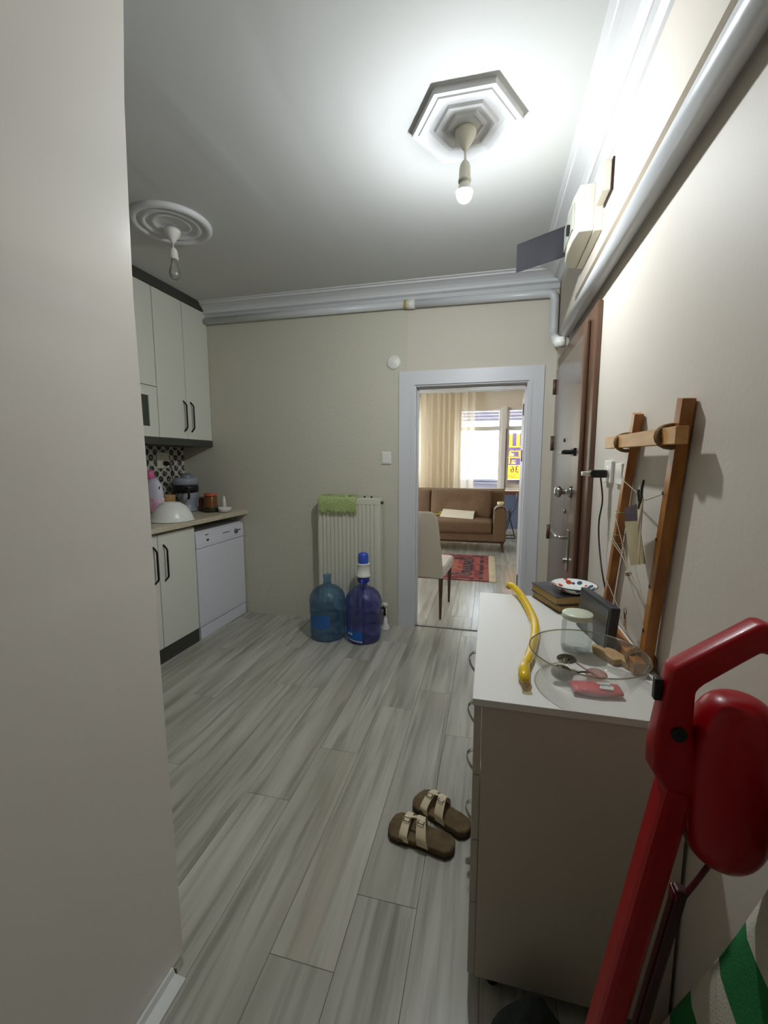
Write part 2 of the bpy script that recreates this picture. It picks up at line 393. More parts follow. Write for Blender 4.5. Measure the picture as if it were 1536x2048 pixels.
# door recess back (stairwell side) is closed by the door itself
# living room shell
holes = [(-2.3, -1.36, .88, 2.42), (-.60, .225, .80, 2.42), (.318, 1.25, .88, 2.42)]
O('wall_window', holes_wall('y', YW, YW+.2, LX0-.1, LX1+.1, -.08, ZC, holes), BEIGEW, kind='structure')
O('wall_left', holes_wall('x', LX0-.1, LX0, YB+.151, YW, -.08, ZC, [(5.2, 7.4, .85, 2.42)], 'x'), BEIGEW, kind='structure')  # unseen side opening, added to let more daylight into the living room
O('wall_right', B((LX1, LX1+.1, YB+.151, YW, -.08, ZC)), BEIGEW, kind='structure')
O('wall_back', B((LX0-.1, XL-.151, YB, YB+.15, -.08, ZC), (XR+.161, LX1+.1, YB, YB+.15, -.08, ZC)), BEIGEW, kind='structure')
O('trim_2', B((.30, LX1, YW-.012, YW, .05, .80)), M('blue_grey_paint', (128, 142, 172), .7), kind='structure')
O('baseboard_window', B((LX0, LX1, YW-.03, YW-.012, 0, .06)), DOORF, kind='structure')

# cornices
def cornice(name, pts_end, prof, along, a0, a1, parent=None):
    """prof in (out from wall, down from ceiling)"""
    bm = bmesh.new()
    if along == 'x': prism(bm, [(YB-o, ZC-d) for o, d in prof], 'x', a0, a1)
    else: prism(bm, [(XR-o, ZC-d) for o, d in prof], 'y', a0, a1)
    return O(name, bm, CORN, kind='structure')
prof = [(0, 0), (.155, 0), (.155, .006), (.135, .010), (.132, .018), (.112, .022), (.095, .028), (.075, .038), (.06, .052), (.054, .066), (.05, .07), (.045, .07), (.03, .078), (.022, .09), (.016, .10), (.012, .105), (0, .108)]
cornice('trim_3', None, prof, 'x', XL, XR)
cornice('trim_4', None, [(o*1.0, d*.72) for o, d in prof], 'y', YF, YB)

# door_1: white casing to the living room
d1 = O('door_1', B((DX0-.112, DX0+.012, YB-.016, YB, 0, DZ+.095), (DX1-.012, DX1+.095, YB-.016, YB, 0, DZ+.095), (DX0+.012, DX1-.012, YB-.016, YB, DZ-.012, DZ+.095)), DOORF, kind='structure')
O('casing_moulding', B((DX0-.012, DX0+.012, YB-.023, YB-.016, 0, DZ+.012), (DX1-.012, DX1+.012, YB-.023, YB-.016, 0, DZ+.012), (DX0+.012, DX1-.012, YB-.023, YB-.016, DZ-.012, DZ+.012)), DOORF, d1)
O('jamb', B((DX0, DX0+.026, YB-.01, YB+.165, 0, DZ)), DOORF, d1, bev=.003)
O('jamb', B((DX1-.022, DX1, YB-.01, YB+.165, 0, DZ)), DOORF, d1, bev=.003)
O('head_jamb', B((DX0+.026, DX1-.022, YB-.01, YB+.165, DZ-.024, DZ)), DOORF, d1, bev=.003)
O('door_stop', B((DX0+.026, DX0+.036, YB+.06, YB+.10, 0, DZ-.024), (DX1-.032, DX1-.022, YB+.06, YB+.10, 0, DZ-.024), (DX0+.036, DX1-.032, YB+.06, YB+.10, DZ-.034, DZ-.024)), DOORF, d1)
leaf = thing('door_leaf', (.28, 3.60, .01), 'white open door leaf seen edge on inside living room doorway', 'door')
O('panel', PR([(.264, 3.60), (.302, 3.60), (.335, 4.40), (.297, 4.40)], 'z', .01, 1.975), M('door_leaf_paint', (196, 190, 182), .5), leaf, bev=.003)
for z in (1.80, 1.44, .42):
    O('hinge', T([(.257, 3.592, z-.045), (.257, 3.592, z+.045)], .009), M('brown_hinge', (92, 80, 64), .4, .5), leaf)

# ================================================================ entry door on the right wall
ed = thing('entrance_door', (XR, 2.68, 0), 'brown panelled entrance door with locks and lever handle on right wall', 'door')
fy0, fy1, fz = 2.09, 3.20, 2.09
O('frame', B((XR-.022, XR, fy0, 2.25, 0, fz), (XR-.022, XR, 3.12, fy1, 0, fz), (XR-.022, XR, 2.25, 3.12, 2.01, fz)), STEELF, ed, bev=.006)
O('door_panel', B((XR-.030, XR+.05, 2.262, 3.20-.02, .01, 2.015)), STEEL, ed, bev=.004)
O('rebate_strip', B((XR-.045, XR-.022, 2.205, 2.262, 0, 2.045)), STEELF, ed, bev=.008)
for z in (1.90, 1.52, .9): O('hinge', T([(XR-.038, 3.185, z-.05), (XR-.038, 3.185, z+.05)], .011), STEELF, ed, smooth=True)
ky = B((XR-.042, XR-.03, 2.36, 2.44, 1.425, 1.465)); tube(ky, [(XR-.04, 2.40, 1.445), (XR-.085, 2.40, 1.445)], .012); addb(ky, XR-.10, XR-.08, 2.35, 2.50, 1.435, 1.452)
O('night_latch', ky, BLACK, ed)
kn = L([(0, 0), (.032, 0), (.032, -.012), (.016, -.02), (.014, -.045), (.03, -.055), (.033, -.07), (.02, -.082), (0, -.083)], (XR-.03, 2.44, 1.235), 20, 'x')
O('lock_knob', kn, CHROME, ed, smooth=True)
O('lock_stud', L([(0, 0), (.012, 0), (.013, -.01), (0, -.016)], (XR-.03, 2.58, 1.115), 14, 'x'), CHROME, ed, smooth=True)
O('peephole', L([(0, 0), (.011, 0), (.011, -.006), (0, -.008)], (XR-.03, 2.72, 1.52), 14, 'x'), HANDB, ed)
hb = B((XR-.036, XR-.03, 2.42, 2.47, .80, 1.03))
O('escutcheon', hb, CHROME, ed, bev=.003)
O('lever_handle', T(fillet([(XR-.03, 2.445, .985), (XR-.085, 2.445, .985), (XR-.09, 2.62, .995)], .02), .010), CHROME, ed, smooth=True)
O('lock_cylinder', L([(0, 0), (.017, 0), (.017, -.02), (0, -.022)], (XR-.036, 2.445, .86), 14, 'x'), CHROME, ed)

# ================================================================ ceiling roses and pendant bulbs
h_ros = thing('hexagonal_ceiling_rose', (-.125, 1.88, ZC), 'white hexagonal plaster ceiling rose around the lit bulb', 'ceiling rose')
def ring_lathe(prof, c, seg, rot):
    bm = bmesh.new(); rings = []
    for r, h in prof: rings.append([bm.verts.new((c[0]+r*math.cos(2*PI*k/seg+rot), c[1]+r*math.sin(2*PI*k/seg+rot), c[2]-h)) for k in range(seg)])
    for a, b in zip(rings, rings[1:]):
        for k in range(seg): bm.faces.new((a[k], a[(k+1) % seg], b[(k+1) % seg], b[k]))
    bm.faces.new(rings[-1]); return bm
O('rose_body', ring_lathe([(.216, 0), (.216, .024), (.204, .026), (.200, .019), (.192, .019), (.188, .024), (.170, .022), (.15, .012), (.128, .010), (.122, .020), (.110, .022), (.098, .014), (.082, .012), (.078, .020), (.068, .022), (.06, .016)], (-.125, 1.88, ZC), 6, .02), CORN, h_ros)
def pendant(c, ztop, zs0, zs1, zb, lit, label, rb):
    t = thing('pendant_light', (c[0], c[1], ZC), label, 'lamp')
    O('ceiling_cup', L([(.042, 0), (.043, -.01), (.040, -.022), (.026, -.045), (.012, -.066), (.008, -.072)], (c[0], c[1], ZC-.017), 24), CREAM if lit else PLAST, t, smooth=True)
    O('cord', T([(c[0], c[1], ZC-.08), (c[0], c[1], zs1)], .0045 if lit else .003, 8), CREAM if lit else PLAST, t)
    O('socket', L([(.006, zs1+.004), (.012, zs1), (.02, zs1-.012), (.0235, zs1-.03), (.0235, zs0+.01), (.026, zs0+.008), (.026, zs0)], (c[0], c[1], 0), 24), CREAM if lit else PLAST, t, smooth=True)
    if lit:
        bm = bmesh.new(); bmesh.ops.create_uvsphere(bm, u_segments=24, v_segments=16, radius=rb, matrix=Matrix.Translation((c[0], c[1], zb)))
        e = M('lit_bulb', (255, 255, 255), .5, emit=((243, 250, 255), BULB)); O('bulb', bm, e, t, smooth=True)
        O('bulb_neck', L([(.014, zs0), (.020, zs0-.006), (.0290, zb+.014), (.0335, zb+.008)], (c[0], c[1], 0), 24, cap=False), PLAST, t, smooth=True)  # neck flared out over the bulb to cut its direct light on the ceiling
    else:
        O('bulb', L([(.015, zs0), (.016, zs0-.02), (.022, zs0-.045), (.028, zs0-.062), (.030, zs0-.078), (.027, zs0-.095), (.018, zs0-.108), (.004, zs0-.113)], (c[0], c[1], 0), 24), clear('frosted_bulb', (225, 228, 225), .25, .35, (225, 225, 215), .1), t, smooth=True)
    return t
pendant((-.128, 1.90), 0, 2.525, 2.60, 2.478, True, 'bare lit bulb hanging from hexagonal ceiling rose', .031)
r_ros = thing('round_ceiling_rose', (-1.775, 2.215, ZC), 'white round ringed plaster ceiling rose above the kitchen side', 'ceiling rose')
O('rose_body', ring_lathe([(.212, 0), (.213, .014), (.205, .024), (.19, .026), (.178, .02), (.172, .008), (.162, .008), (.155, .018), (.146, .022), (.137, .018), (.13, .006), (.11, .005), (.103, .014), (.095, .016), (.086, .012), (.08, .004), (.06, .003)], (-1.775, 2.215, ZC), 64, 0), CORN, r_ros, smooth=True)
pendant((-1.80, 2.25), 0, 2.555, 2.615, 2.5, False, 'unlit clear bulb hanging from round ceiling rose', .03)

# ================================================================ kitchen
XU, XK, XD = -2.44, -2.107, -2.152
YE = YB-.004
def u_handle(x, y, z0, z1, out=.03, name='handle', parent=None):
    pts = fillet([(x, y, z0), (x+out, y+.0, z0+.03), (x+out, y, z1-.03), (x, y, z1)], .012, 4)
    return O(name, T(pts, .0065, 8), HANDB, parent, smooth=True)
def door_slab(name, x, y0, y1, z0, z1, parent, t=.018, mat=None):
    return O(name, B((x-t, x, y0+.0018, y1-.0018, z0+.0018, z1-.0018)), mat or CABW, parent, bev=.002)
uc = thing('upper_cabinet', (XU, 3.10, 1.575), 'white two door wall cabinet with dark handles beside back wall', 'cabinet')
O('body', B((XL+.012, XU-.02, 2.785, YE, 1.575, 2.675)), CABW, uc)
a = door_slab('door', XU, 2.787, 3.102, 1.578, 2.675, uc); u_handle(XU, 3.066, 1.64, 1.885, parent=a)
a = door_slab('door', XU, 3.104, YE, 1.578, 2.675, uc); u_handle(XU, 3.152, 1.64, 1.885, parent=a)
uc2 = thing('upper_cabinet', (XU, 2.5, 1.575), 'white wall cabinet with small dark glass window behind wardrobe edge', 'cabinet')
O('body', B((XL+.012, XU-.02, 2.25, 2.783, 1.575, 2.675)), CABW, uc2)
door_slab('door', XU, 2.252, 2.783, 1.952, 2.675, uc2)
gd = O('glazed_door', holes_wall('x', XU-.018, XU, 2.254, 2.781, 1.580, 1.948, [(2.34, 2.698, 1.655, 1.878)], 'x'), CABW, uc2)
O('pane', B((XU-.012, XU-.008, 2.34, 2.698, 1.655, 1.878)), M('smoked_glass', (62, 74, 62), .12), gd)
O('crown_moulding', PR([(XL, 2.676), (XU+.012, 2.676), (XU+.016, 2.70), (XU+.035, 2.725), (XU+.035, 2.73), (XL, 2.73)], 'y', 1.9, YE), DARKT, label='dark grey crown moulding on top of the white wall cabinets', cat='moulding')
O('pelmet', B((XL, XU+.004, 1.9, YE, 1.525, 1.574)), DARKT, label='dark grey light pelmet under the white wall cabinets', cat='moulding')

lc = thing('base_cabinet', (XD, 2.35, 0), 'white base cabinet with two dark handles and dark plinth', 'cabinet')
O('body', B((XL+.012, XD-.02, 1.55, 2.75, .105, .905)), CABW, lc)
O('plinth', B((XL+.012, XD-.008, 1.55, 2.75, 0, .104)), DARKT, lc)
a = door_slab('door', XD, 2.378, 2.749, .107, .904, lc); u_handle(XD, 2.425, .575, .828, parent=a)
a = door_slab('door', XD, 1.98, 2.376, .107, .904, lc); u_handle(XD, 2.332, .575, .828, parent=a)
a = door_slab('door', XD, 1.56, 1.978, .107, .904, lc)
O('countertop', B((XL, XK, 1.5, YE, .924, .960)), COUNTER, label='beige stone effect kitchen worktop over base cabinet and dishwasher', cat='worktop', bev=.004)

dw = thing('dishwasher', (XD, 3.09, 0), 'white freestanding dishwasher under the worktop beside back wall', 'dishwasher')
O('body', B((XL+.02, XD-.03, 2.765, 3.405, .01, .842)), APPL, dw, bev=.004)
O('top', B((XL+.02, XD-.02, 2.765, 3.405, .843, .856)), APPL, dw, bev=.003)
O('kickboard', B((XD-.045, XD-.002, 2.768, 3.402, .003, .098)), APPL, dw)
O('door', B((XD-.03, XD, 2.762, 3.408, .103, .720)), APPL, dw, bev=.005)
cp = O('control_panel', PR([(XD-.03, .724), (XD, .724), (XD+.002, .76), (XD-.004, .845), (XD-.03, .852)], 'y', 2.762, 3.408), APPL, dw, bev=.003)
O('dial', L([(.021, 0), (.021, .012), (.017, .016), (0, .016)], (XD, 3.285, .786), 20, 'x'), M('dial_grey', (110, 110, 112), .3, .6), cp)
O('power_button', B((XD+.001, XD+.004, 2.885, 2.91, .77, .785)), BLACK, cp)
pm = M('print_grey', (90, 90, 96), .6)
for q in ((3.10, 3.17, .795, .801), (3.18, 3.20, .795, .800), (2.87, 2.91, .818, .823)): O('print', B((XD-.001, XD+.0025)+q), pm, cp)
for q in (3.325, 3.343): O('button', B((XD, XD+.004, q, q+.012, .789, .796)), BLACK, cp)

# tiled splashback
for i in range(12):
    for j in range(6):
        y1 = YB-.004-i*.1; z0 = .962+j*.0935
        bm = B((XL, XL+.006, y1-.0988, y1, z0, z0+.0923)); me_o = O('tile', bm, TILE, wl)
def onc(name, loc, label, cat): return thing(name, loc, label, cat)
ol = thing('wall_socket', (XL+.006, 3.146, 1.40), 'cream wall socket on the patterned kitchen tiles with black plug', 'socket')
O('face_plate', B((XL+.006, XL+.020, 3.080, 3.215, 1.335, 1.472)), YELLOWED, ol, bev=.004)
O('socket_well', L([(.026, 0), (.026, .002), (.022, .003), (0, .003)], (XL+.02, 3.147, 1.43), 16, 'x'), YELLOWED, ol)
pg = thing('appliance_plug', (XL+.02, 3.157, 1.378), 'black plug and cord in the kitchen wall socket', 'plug')
O('plug', L([(.021, 0), (.021, .02), (.014, .045), (.006, .05)], (XL+.021, 3.157, 1.378), 14, 'x'), BLACK, pg, smooth=True)
O('cord', T(curve_pts([(XL+.07, 3.157, 1.374), (XL+.085, 3.17, 1.32), (XL+.06, 3.19, 1.27), (XL+.05, 3.22, 1.22), (XL+.06, 3.24, 1.10), (XL+.07, 3.23, .985), (XL+.09, 3.22, .966)]), .004, 8), BLACK, pg)

# tea maker
tm = thing('tea_maker', (-2.56, 3.20, .96), 'grey electric tea maker with black band at back of worktop', 'appliance')
GREYP = M('grey_plastic', (150, 156, 168), .35)
O('base', L([(.085, .961), (.088, .975), (.080, .99), (.072, 1.0), (.078, 1.07), (.085, 1.125)], (-2.56, 3.20, 0)), GREYP, tm, smooth=True)
O('band', L([(.094, 1.125), (.104, 1.135), (.106, 1.175), (.098, 1.19)], (-2.57, 3.20, 0)), BLACK, tm, smooth=True)
O('upper_pot', L([(.096, 1.19), (.104, 1.205), (.106, 1.235), (.098, 1.25), (.05, 1.255)], (-2.57, 3.20, 0)), GREYP, tm, smooth=True)
O('lid', L([(.055, 1.255), (.052, 1.275), (.035, 1.29), (.0, 1.294)], (-2.56, 3.21, 0), cap=False), M('lid_grey', (120, 126, 134), .35), tm, smooth=True)
O('handle', T(fillet([(-2.50, 3.12, 1.17), (-2.43, 3.06, 1.17), (-2.43, 3.06, 1.09), (-2.48, 3.11, 1.08)], .02), .010, 8), BLACK, tm, smooth=True)
# detergent bottle
db = thing('detergent_bottle', (-2.52, 2.80, .96), 'white and pink detergent bottle standing behind the upturned bowl', 'bottle')
bm = bmesh.new()
pr_ = [(.03, .961), (.045, .965), (.047, 1.05), (.046, 1.16), (.04, 1.21), (.028, 1.24), (.018, 1.262)]
lathe(bm, pr_, (0, 0, 0), 28); bm.transform(Matrix.Translation((-2.535, 2.80, 0)) @ Matrix.Diagonal((1.6, 1.0, 1, 1)))
O('body', bm, M('pale_lilac_plastic', (214, 212, 226), .35), db, smooth=True)
O('cap', L([(.03, 1.255), (.03, 1.30), (.024, 1.325), (0, 1.328)], (-2.565, 2.80, 0), 20), M('pink_plastic', (214, 110, 150), .35), db, smooth=True)
bm = bmesh.new(); lathe(bm, [(.0485, 1.0), (.0492, 1.01), (.0492, 1.10), (.0485, 1.11)], (0, 0, 0), 28); bm.transform(Matrix.Translation((-2.535, 2.80, 0)) @ Matrix.Diagonal((1.6, 1.0, 1, 1)))
O('label', bm, M('pink_label', (216, 130, 168), .5, var=(18, (232, 220, 232))), db, smooth=True)
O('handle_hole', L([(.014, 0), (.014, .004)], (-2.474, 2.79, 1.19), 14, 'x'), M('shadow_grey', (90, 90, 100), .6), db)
# tan cup
cu = thing('wooden_utensil_cup', (-2.62, 3.10, .96), 'tan wooden cup beside the grey tea maker', 'cup')
O('cup_body', L([(.0, .97), (.05, .961), (.054, .97), (.056, 1.105), (.058, 1.115), (.05, 1.115), (.048, .985), (0, .98)], (-2.62, 3.04, 0), 24, cap=False), WOODL, cu, smooth=True)
# jars
GL1 = clear('red_glass', (150, 90, 84), .12, .35, (120, 60, 56)); 
rj = thing('jam_jar', (-2.44, 3.26, .96), 'small low jar of dark red contents beside the tea maker', 'jar')
O('jar_body', L([(.0, .962), (.048, .962), (.052, .975), (.052, 1.06), (.047, 1.068)], (-2.437, 3.27, 0), 24), M('dark_red_glass', (96, 52, 46), .15), rj, smooth=True)
O('lid', L([(.05, 1.068), (.05, 1.082), (0, 1.083)], (-2.437, 3.27, 0), 24, cap=False), M('lid_brown', (130, 92, 84), .4), rj, smooth=True)
oj = thing('pickle_jar', (-2.315, 3.20, .96), 'glass jar with orange lid and amber contents on worktop', 'jar')
O('jar_body', L([(.0, .962), (.055, .962), (.060, .972), (.060, 1.01), (.052, 1.03), (.052, 1.09), (.046, 1.10)], (-2.325, 3.20, 0), 24), M('amber_glass', (112, 66, 30), .12), oj, smooth=True)
O('green_base', L([(.0615, .966), (.062, .975), (.062, 1.0), (.0615, 1.006)], (-2.325, 3.20, 0), 24), M('dark_green', (44, 50, 24), .3), oj, smooth=True)
O('lid', L([(.053, 1.10), (.055, 1.104), (.055, 1.12), (.0, 1.123)], (-2.325, 3.20, 0), 24, cap=False), M('orange_lid', (190, 92, 60), .35), oj, smooth=True)
sb = thing('salt_shaker', (-2.262, 3.30, .96), 'tiny white shaker standing behind the white dish', 'shaker')
O('shaker_body', L([(.018, .961), (.02, .97), (.016, 1.05), (.009, 1.085), (.006, 1.09)], (-2.265, 3.30, 0), 16), PLAST, sb, smooth=True)
wd = thing('soap_dish', (-2.20, 3.22, .96), 'low round white dish on worktop corner', 'dish')
O('dish_body', L([(.03, .961), (.045, .964), (.055, .985), (.057, 1.0), (.053, 1.0), (.044, .975), (0, .972)], (-2.205, 3.22, 0), 28, cap=False), PLAST, wd, smooth=True)
bw = thing('upturned_bowl', (-2.245, 2.66, .96), 'large white mixing bowl turned upside down on worktop', 'bowl')
O('bowl_body', L([(.150, .962), (.153, .964), (.153, .968), (.146, .972), (.138, 1.00), (.120, 1.04), (.094, 1.072), (.066, 1.090), (.060, 1.096), (.055, 1.096), (.052, 1.090), (.0, 1.090)], (-2.262, 2.655, 0), 48, cap=False), M('bowl_white', (232, 231, 226), .3), bw, smooth=True)

# ================================================================ radiator
ra = thing('radiator', (-1.11, 3.30, .13), 'white panel radiator on back wall behind water bottles', 'radiator')
RX0, RX1, RZ0, RZ1, RYF = -1.376, -.845, .14, 1.096, 3.30
RADM = M('radiator_enamel', (216, 214, 196), .4)
bm = bmesh.new(); n = 14; w = (RX1-RX0-.05)/n; prof2 = [(RX0, RYF+.004), (RX0+.006, RYF), (RX0+.025, RYF)]
for k in range(n):
    x = RX0+.025+k*w; prof2 += [(x+w*.12, RYF), (x+w*.22, RYF+.010), (x+w*.38, RYF+.010), (x+w*.48, RYF), (x+w, RYF)]
prof2 += [(RX1-.006, RYF), (RX1, RYF+.004), (RX1, RYF+.016), (RX0, RYF+.016)]
prism(bm, prof2, 'z', RZ0+.03, RZ1-.05)
O('fluted_panel', bm, RADM, ra)
O('top_grille', B((RX0, RX1, RYF-.001, RYF+.09, RZ1-.05, RZ1)), RADM, ra, bev=.004)
O('bottom_edge', B((RX0, RX1, RYF-.001, RYF+.02, RZ0, RZ0+.03)), RADM, ra, bev=.003)
O('side_cover', B((RX0-.004, RX0, RYF+.004, RYF+.095, RZ0+.02, RZ1-.004)), RADM, ra)
O('side_cover', B((RX1, RX1+.004, RYF+.004, RYF+.095, RZ0+.02, RZ1-.004)), RADM, ra)
O('rear_panel', B((RX0+.01, RX1-.01, RYF+.085, RYF+.10, RZ0+.02, RZ1-.02)), RADM, ra)
for q in (-1.25, -1.0): O('bracket', B((q, q+.03, RYF+.10, YB-.004, .9, 1.0)), RADM, ra)
O('bleed_valve', T([(RX1+.004, RYF+.03, 1.062), (RX1+.025, RYF+.03, 1.062)], .011, 10), M('brass_dark', (96, 84, 66), .35, .7), ra)
for q in (-1.005, -.945): O('wall_hook', B((q, q+.015, RYF+.088, RYF+.10, RZ1, RZ1+.012)), BLACK, ra)
O('valve', L([(.0, .225), (.02, .224), (.022, .20), (.014, .195)], (-.808, 3.33, 0), 16), PLAST, ra, smooth=True)
O('valve_body', T([(-.85, 3.33, .18), (-.808, 3.33, .18), (-.808, 3.33, .12)], .014, 12), BLACK, ra)
O('feed_pipe', T([(-.803, 3.33, .195), (-.803, 3.33, .004)], .010, 12), PLAST, ra)
O('pipe_collar', L([(.040, .001), (.036, .012), (.018, .05), (.012, .10)], (-.803, 3.33, 0), 24), PLAST, ra, smooth=True)
# shaggy cleaning pad over the radiator top
gp = thing('green_mop_pad', (-1.19, 3.33, 1.10), 'shaggy light green cleaning pad draped over radiator top', 'cleaning pad')
bm = bmesh.new(); gx0, gx1 = -1.362, -1.035; NX, rowsP = 26, [(3.378, 1.102), (3.345, 1.106), (3.315, 1.108), (3.292, 1.102), (3.284, 1.085), (3.283, 1.06), (3.284, 1.03), (3.286, 1.005)]
vv = []
for j, (y, z) in enumerate(rowsP):
    vv.append([bm.verts.new((gx0+(gx1-gx0)*i/NX, y-random.uniform(0, .004), z+random.uniform(-.003, .003)-(0 if j < 7 else random.uniform(0, .025)))) for i in range(NX+1)])
for j in range(len(vv)-1):
    for i in range(NX): bm.faces.new((vv[j][i], vv[j][i+1], vv[j+1][i+1], vv[j+1][i]))
pad = O('pad', bm, GREENCL, gp); md = pad.modifiers.new('s', 'SOLIDIFY'); md.thickness = .006; md.offset = 1
bm = bmesh.new()
for k in range(520):
    i = random.random(); x = gx0+(gx1-gx0)*i; t = random.random()
    if t < .35: y, z, d = 3.283-.002, random.uniform(1.0, 1.09), Vector((random.uniform(-.4, .4), -.25, -1))
    elif t < .7: y, z, d = 3.284, 1.0+random.uniform(-.01, .01), Vector((random.uniform(-.3, .3), random.uniform(-.2, 0), -1))
    else: y, z, d = random.uniform(3.29, 3.375), 1.108, Vector((random.uniform(-1, 1), random.uniform(-.6, .3), .5))
    d.normalize(); l = random.uniform(.018, .035); p = Vector((x, y, z)); tube(bm, [p, p+d*l*.6, p+d*l+Vector((0, -.002, -.004))], .0016, 3, radii=[.0022, .002, .0012])
O('tufts', bm, GREENCL, gp, kind='stuff')

# ================================================================ water bottles
def carboy(c, mat, label):
    t = thing('water_bottle', c, label, 'bottle')
    x, y, _ = c
    pr = [(.10, .004), (.118, .004), (.130, .016), (.136, .04), (.137, .075), (.133, .085), (.133, .09), (.137, .10), (.138, .17), (.134, .178), (.134, .184), (.139, .194), (.142, .26), (.138, .268), (.138, .274), (.1435, .285), (.143, .315), (.134, .35), (.115, .383), (.085, .408), (.055, .422), (.036, .430), (.031, .437), (.029, .45), (.029, .485), (.032, .487), (.032, .507), (.029, .509)]
    pr = [(r, h) for r, h in pr]
    O('body', L([(0, .012), (.07, .006)]+pr, (x, y, 0), 48, cap=False), mat, t, smooth=True)
    return t
BL1 = clear('blue_polycarbonate', (196, 220, 232), .13, .18, (90, 150, 215)); BL2 = clear('violet_blue_polycarbonate', (194, 196, 232), .13, .2, (100, 110, 215))
c1 = (-1.216, 3.075, 0); c2 = (-.925, 3.10, 0)
b1 = carboy(c1, BL1, 'pale blue open water bottle on floor left of the pump bottle')
def wrap(c, r, a0, a1, z0, z1, n=14, skew=0, zf=None):
    bm = bmesh.new(); g = []
    for k in range(n+1):
        a = a0+(a1-a0)*k/n; s = skew*(k/n-.5)
        zz0, zz1 = (z0+s, z1+s) if zf is None else zf(k/n)
        g.append([bm.verts.new((c[0]+r*math.cos(a), c[1]+r*math.sin(a), z)) for z in (zz0, zz1)])
    for p, q in zip(g, g[1:]): bm.faces.new((p[0], q[0], q[1], p[1]))
    return bm
D = math.radians
O('label', wrap(c1, .1425, D(222), D(298), .115, .215, skew=.02), M('blue_label', (48, 98, 168), .4), b1)
b2 = carboy(c2, BL2, 'violet blue water bottle with hand pump beside radiator')
lb = O('label', wrap(c2, .1395, D(212), D(282), .02, .11, zf=lambda t: (.03+.02*(1-t), .115-.012*t*t)), M('label_blue', (24, 96, 178), .4), b2)
O('label_band', wrap(c2, .1405, D(212), D(282), .02, .05, zf=lambda t: (.03+.02*(1-t)-.008, .052-.016*math.sin(t*PI*.5))), M('label_white', (188, 192, 208), .5), lb)
ang = D(240)
text('lettering', 'ırat', .032, PLAST, lb, Matrix.Translation((c2[0]+.1415*math.cos(ang), c2[1]+.1415*math.sin(ang), .086)) @ Matrix.Rotation(ang+PI/2, 4, 'Z') @ Matrix.Rotation(PI/2, 4, 'X'))
pu = thing('bottle_pump', (c2[0], c2[1], .47), 'hand pump with blue button and white collar on bottle neck', 'pump')
O('skirt', L([(.0335, .462), (.040, .462), (.047, .470), (.047, .505)], (c2[0], c2[1], 0), 28), M('pump_blue_dark', (34, 44, 150), .35), pu, smooth=True)
O('collar', L([(.050, .505), (.056, .508), (.056, .520), (.050, .524), (.047, .60), (.050, .604), (.050, .612), (.042, .613)], (c2[0], c2[1], 0), 32), PLAST, pu, smooth=True)
O('button', L([(.041, .613), (.041, .672), (.036, .688), (.022, .695), (0, .697)], (c2[0], c2[1], 0), 32, cap=False), M('pump_blue', (58, 88, 190), .35), pu, smooth=True)
sp = fillet([(c2[0], c2[1]-.04, .49), (c2[0]+.01, c2[1]-.075, .49), (c2[0]+.012, c2[1]-.08, .455)], .015)
O('spout', T(sp, .009, 10), M('pump_spout', (70, 84, 170), .35), pu, smooth=True)
O('dip_tube', T([(c2[0], c2[1], .46), (c2[0], c2[1], .03)], .006, 8), clear('dip_tube', (190, 194, 225), .05, .1, (120, 130, 200)), pu)

# ================================================================ back wall bits
sw = thing('light_switch', (-.818, YB-.003, 1.423), 'square white light switch on back wall left of doorway', 'switch')
O('plate', B((-.858, -.777, YB-.013, YB-.0035, 1.372, 1.474)), PLAST, sw, bev=.003)
O('rocker', B((-.848, -.787, YB-.018, YB-.013, 1.382, 1.464)), PLAST, sw, bev=.003)
O('junction_cap', L([(.055, 0), (.054, -.008), (.045, -.014), (0, -.016)], (-.757, YB-.003, 2.176), 32, 'y', cap=False), PLAST, label='round white junction box cap high on back wall', cat='wall cap', smooth=True)

PZ = 2.588; PY = 3.383
gp_ = thing('heating_pipe', (-.65, PY, PZ), 'white painted pipe running under the back wall cornice', 'pipe')
O('straight_run', T([(-2.42, PY, PZ+.012), (-.655, PY, PZ+.008)], .028, 20), PIPEM, gp_, smooth=True)
O('bent_run', T(fillet([(-.655, PY, PZ+.006), (.425, PY, PZ-.004), (.425, PY, 2.285), (.398, 2.93, 2.13)], .055, 8), .029, 20), PIPEM, gp_, smooth=True)
O('coupling', T([(-.65, PY, PZ+.007), (-.585, PY, PZ+.005)], .034, 20), PLAST, gp_, smooth=True)
O('joint_tape', T([(-.665, PY, PZ+.008), (-.652, PY, PZ+.007)], .033, 20), M('yellow_tape', (172, 150, 50), .6), gp_, smooth=True)
O('end_cap', T([(.402, 2.885, 2.145), (.402, 2.885, 2.093)], .034, 20), PLAST, gp_, smooth=True)
gp2 = thing('overhead_pipe', (.42, .6, 2.165), 'thick white painted pipe along the right wall above the door', 'pipe')
O('straight_run', T([(.421, 2.80, 2.163), (.421, -1.58, 2.163)], .034, 28), PIPEM, gp2, smooth=True)
O('clamp', B((.40, XR, .85, .87, 2.195, 2.205)), PIPEM, gp2)
O('pipe_cable', T(curve_pts([(.44, 2.84, 2.14), (.445, 2.82, 2.17), (.44, 2.79, 2.20), (.447, 2.87, 2.15), (.45, 3.02, 2.2), (.452, 3.2, 2.25)]), .006, 8), BLACK, label='short dark cable tucked behind the pipe end over the door', cat='cable')

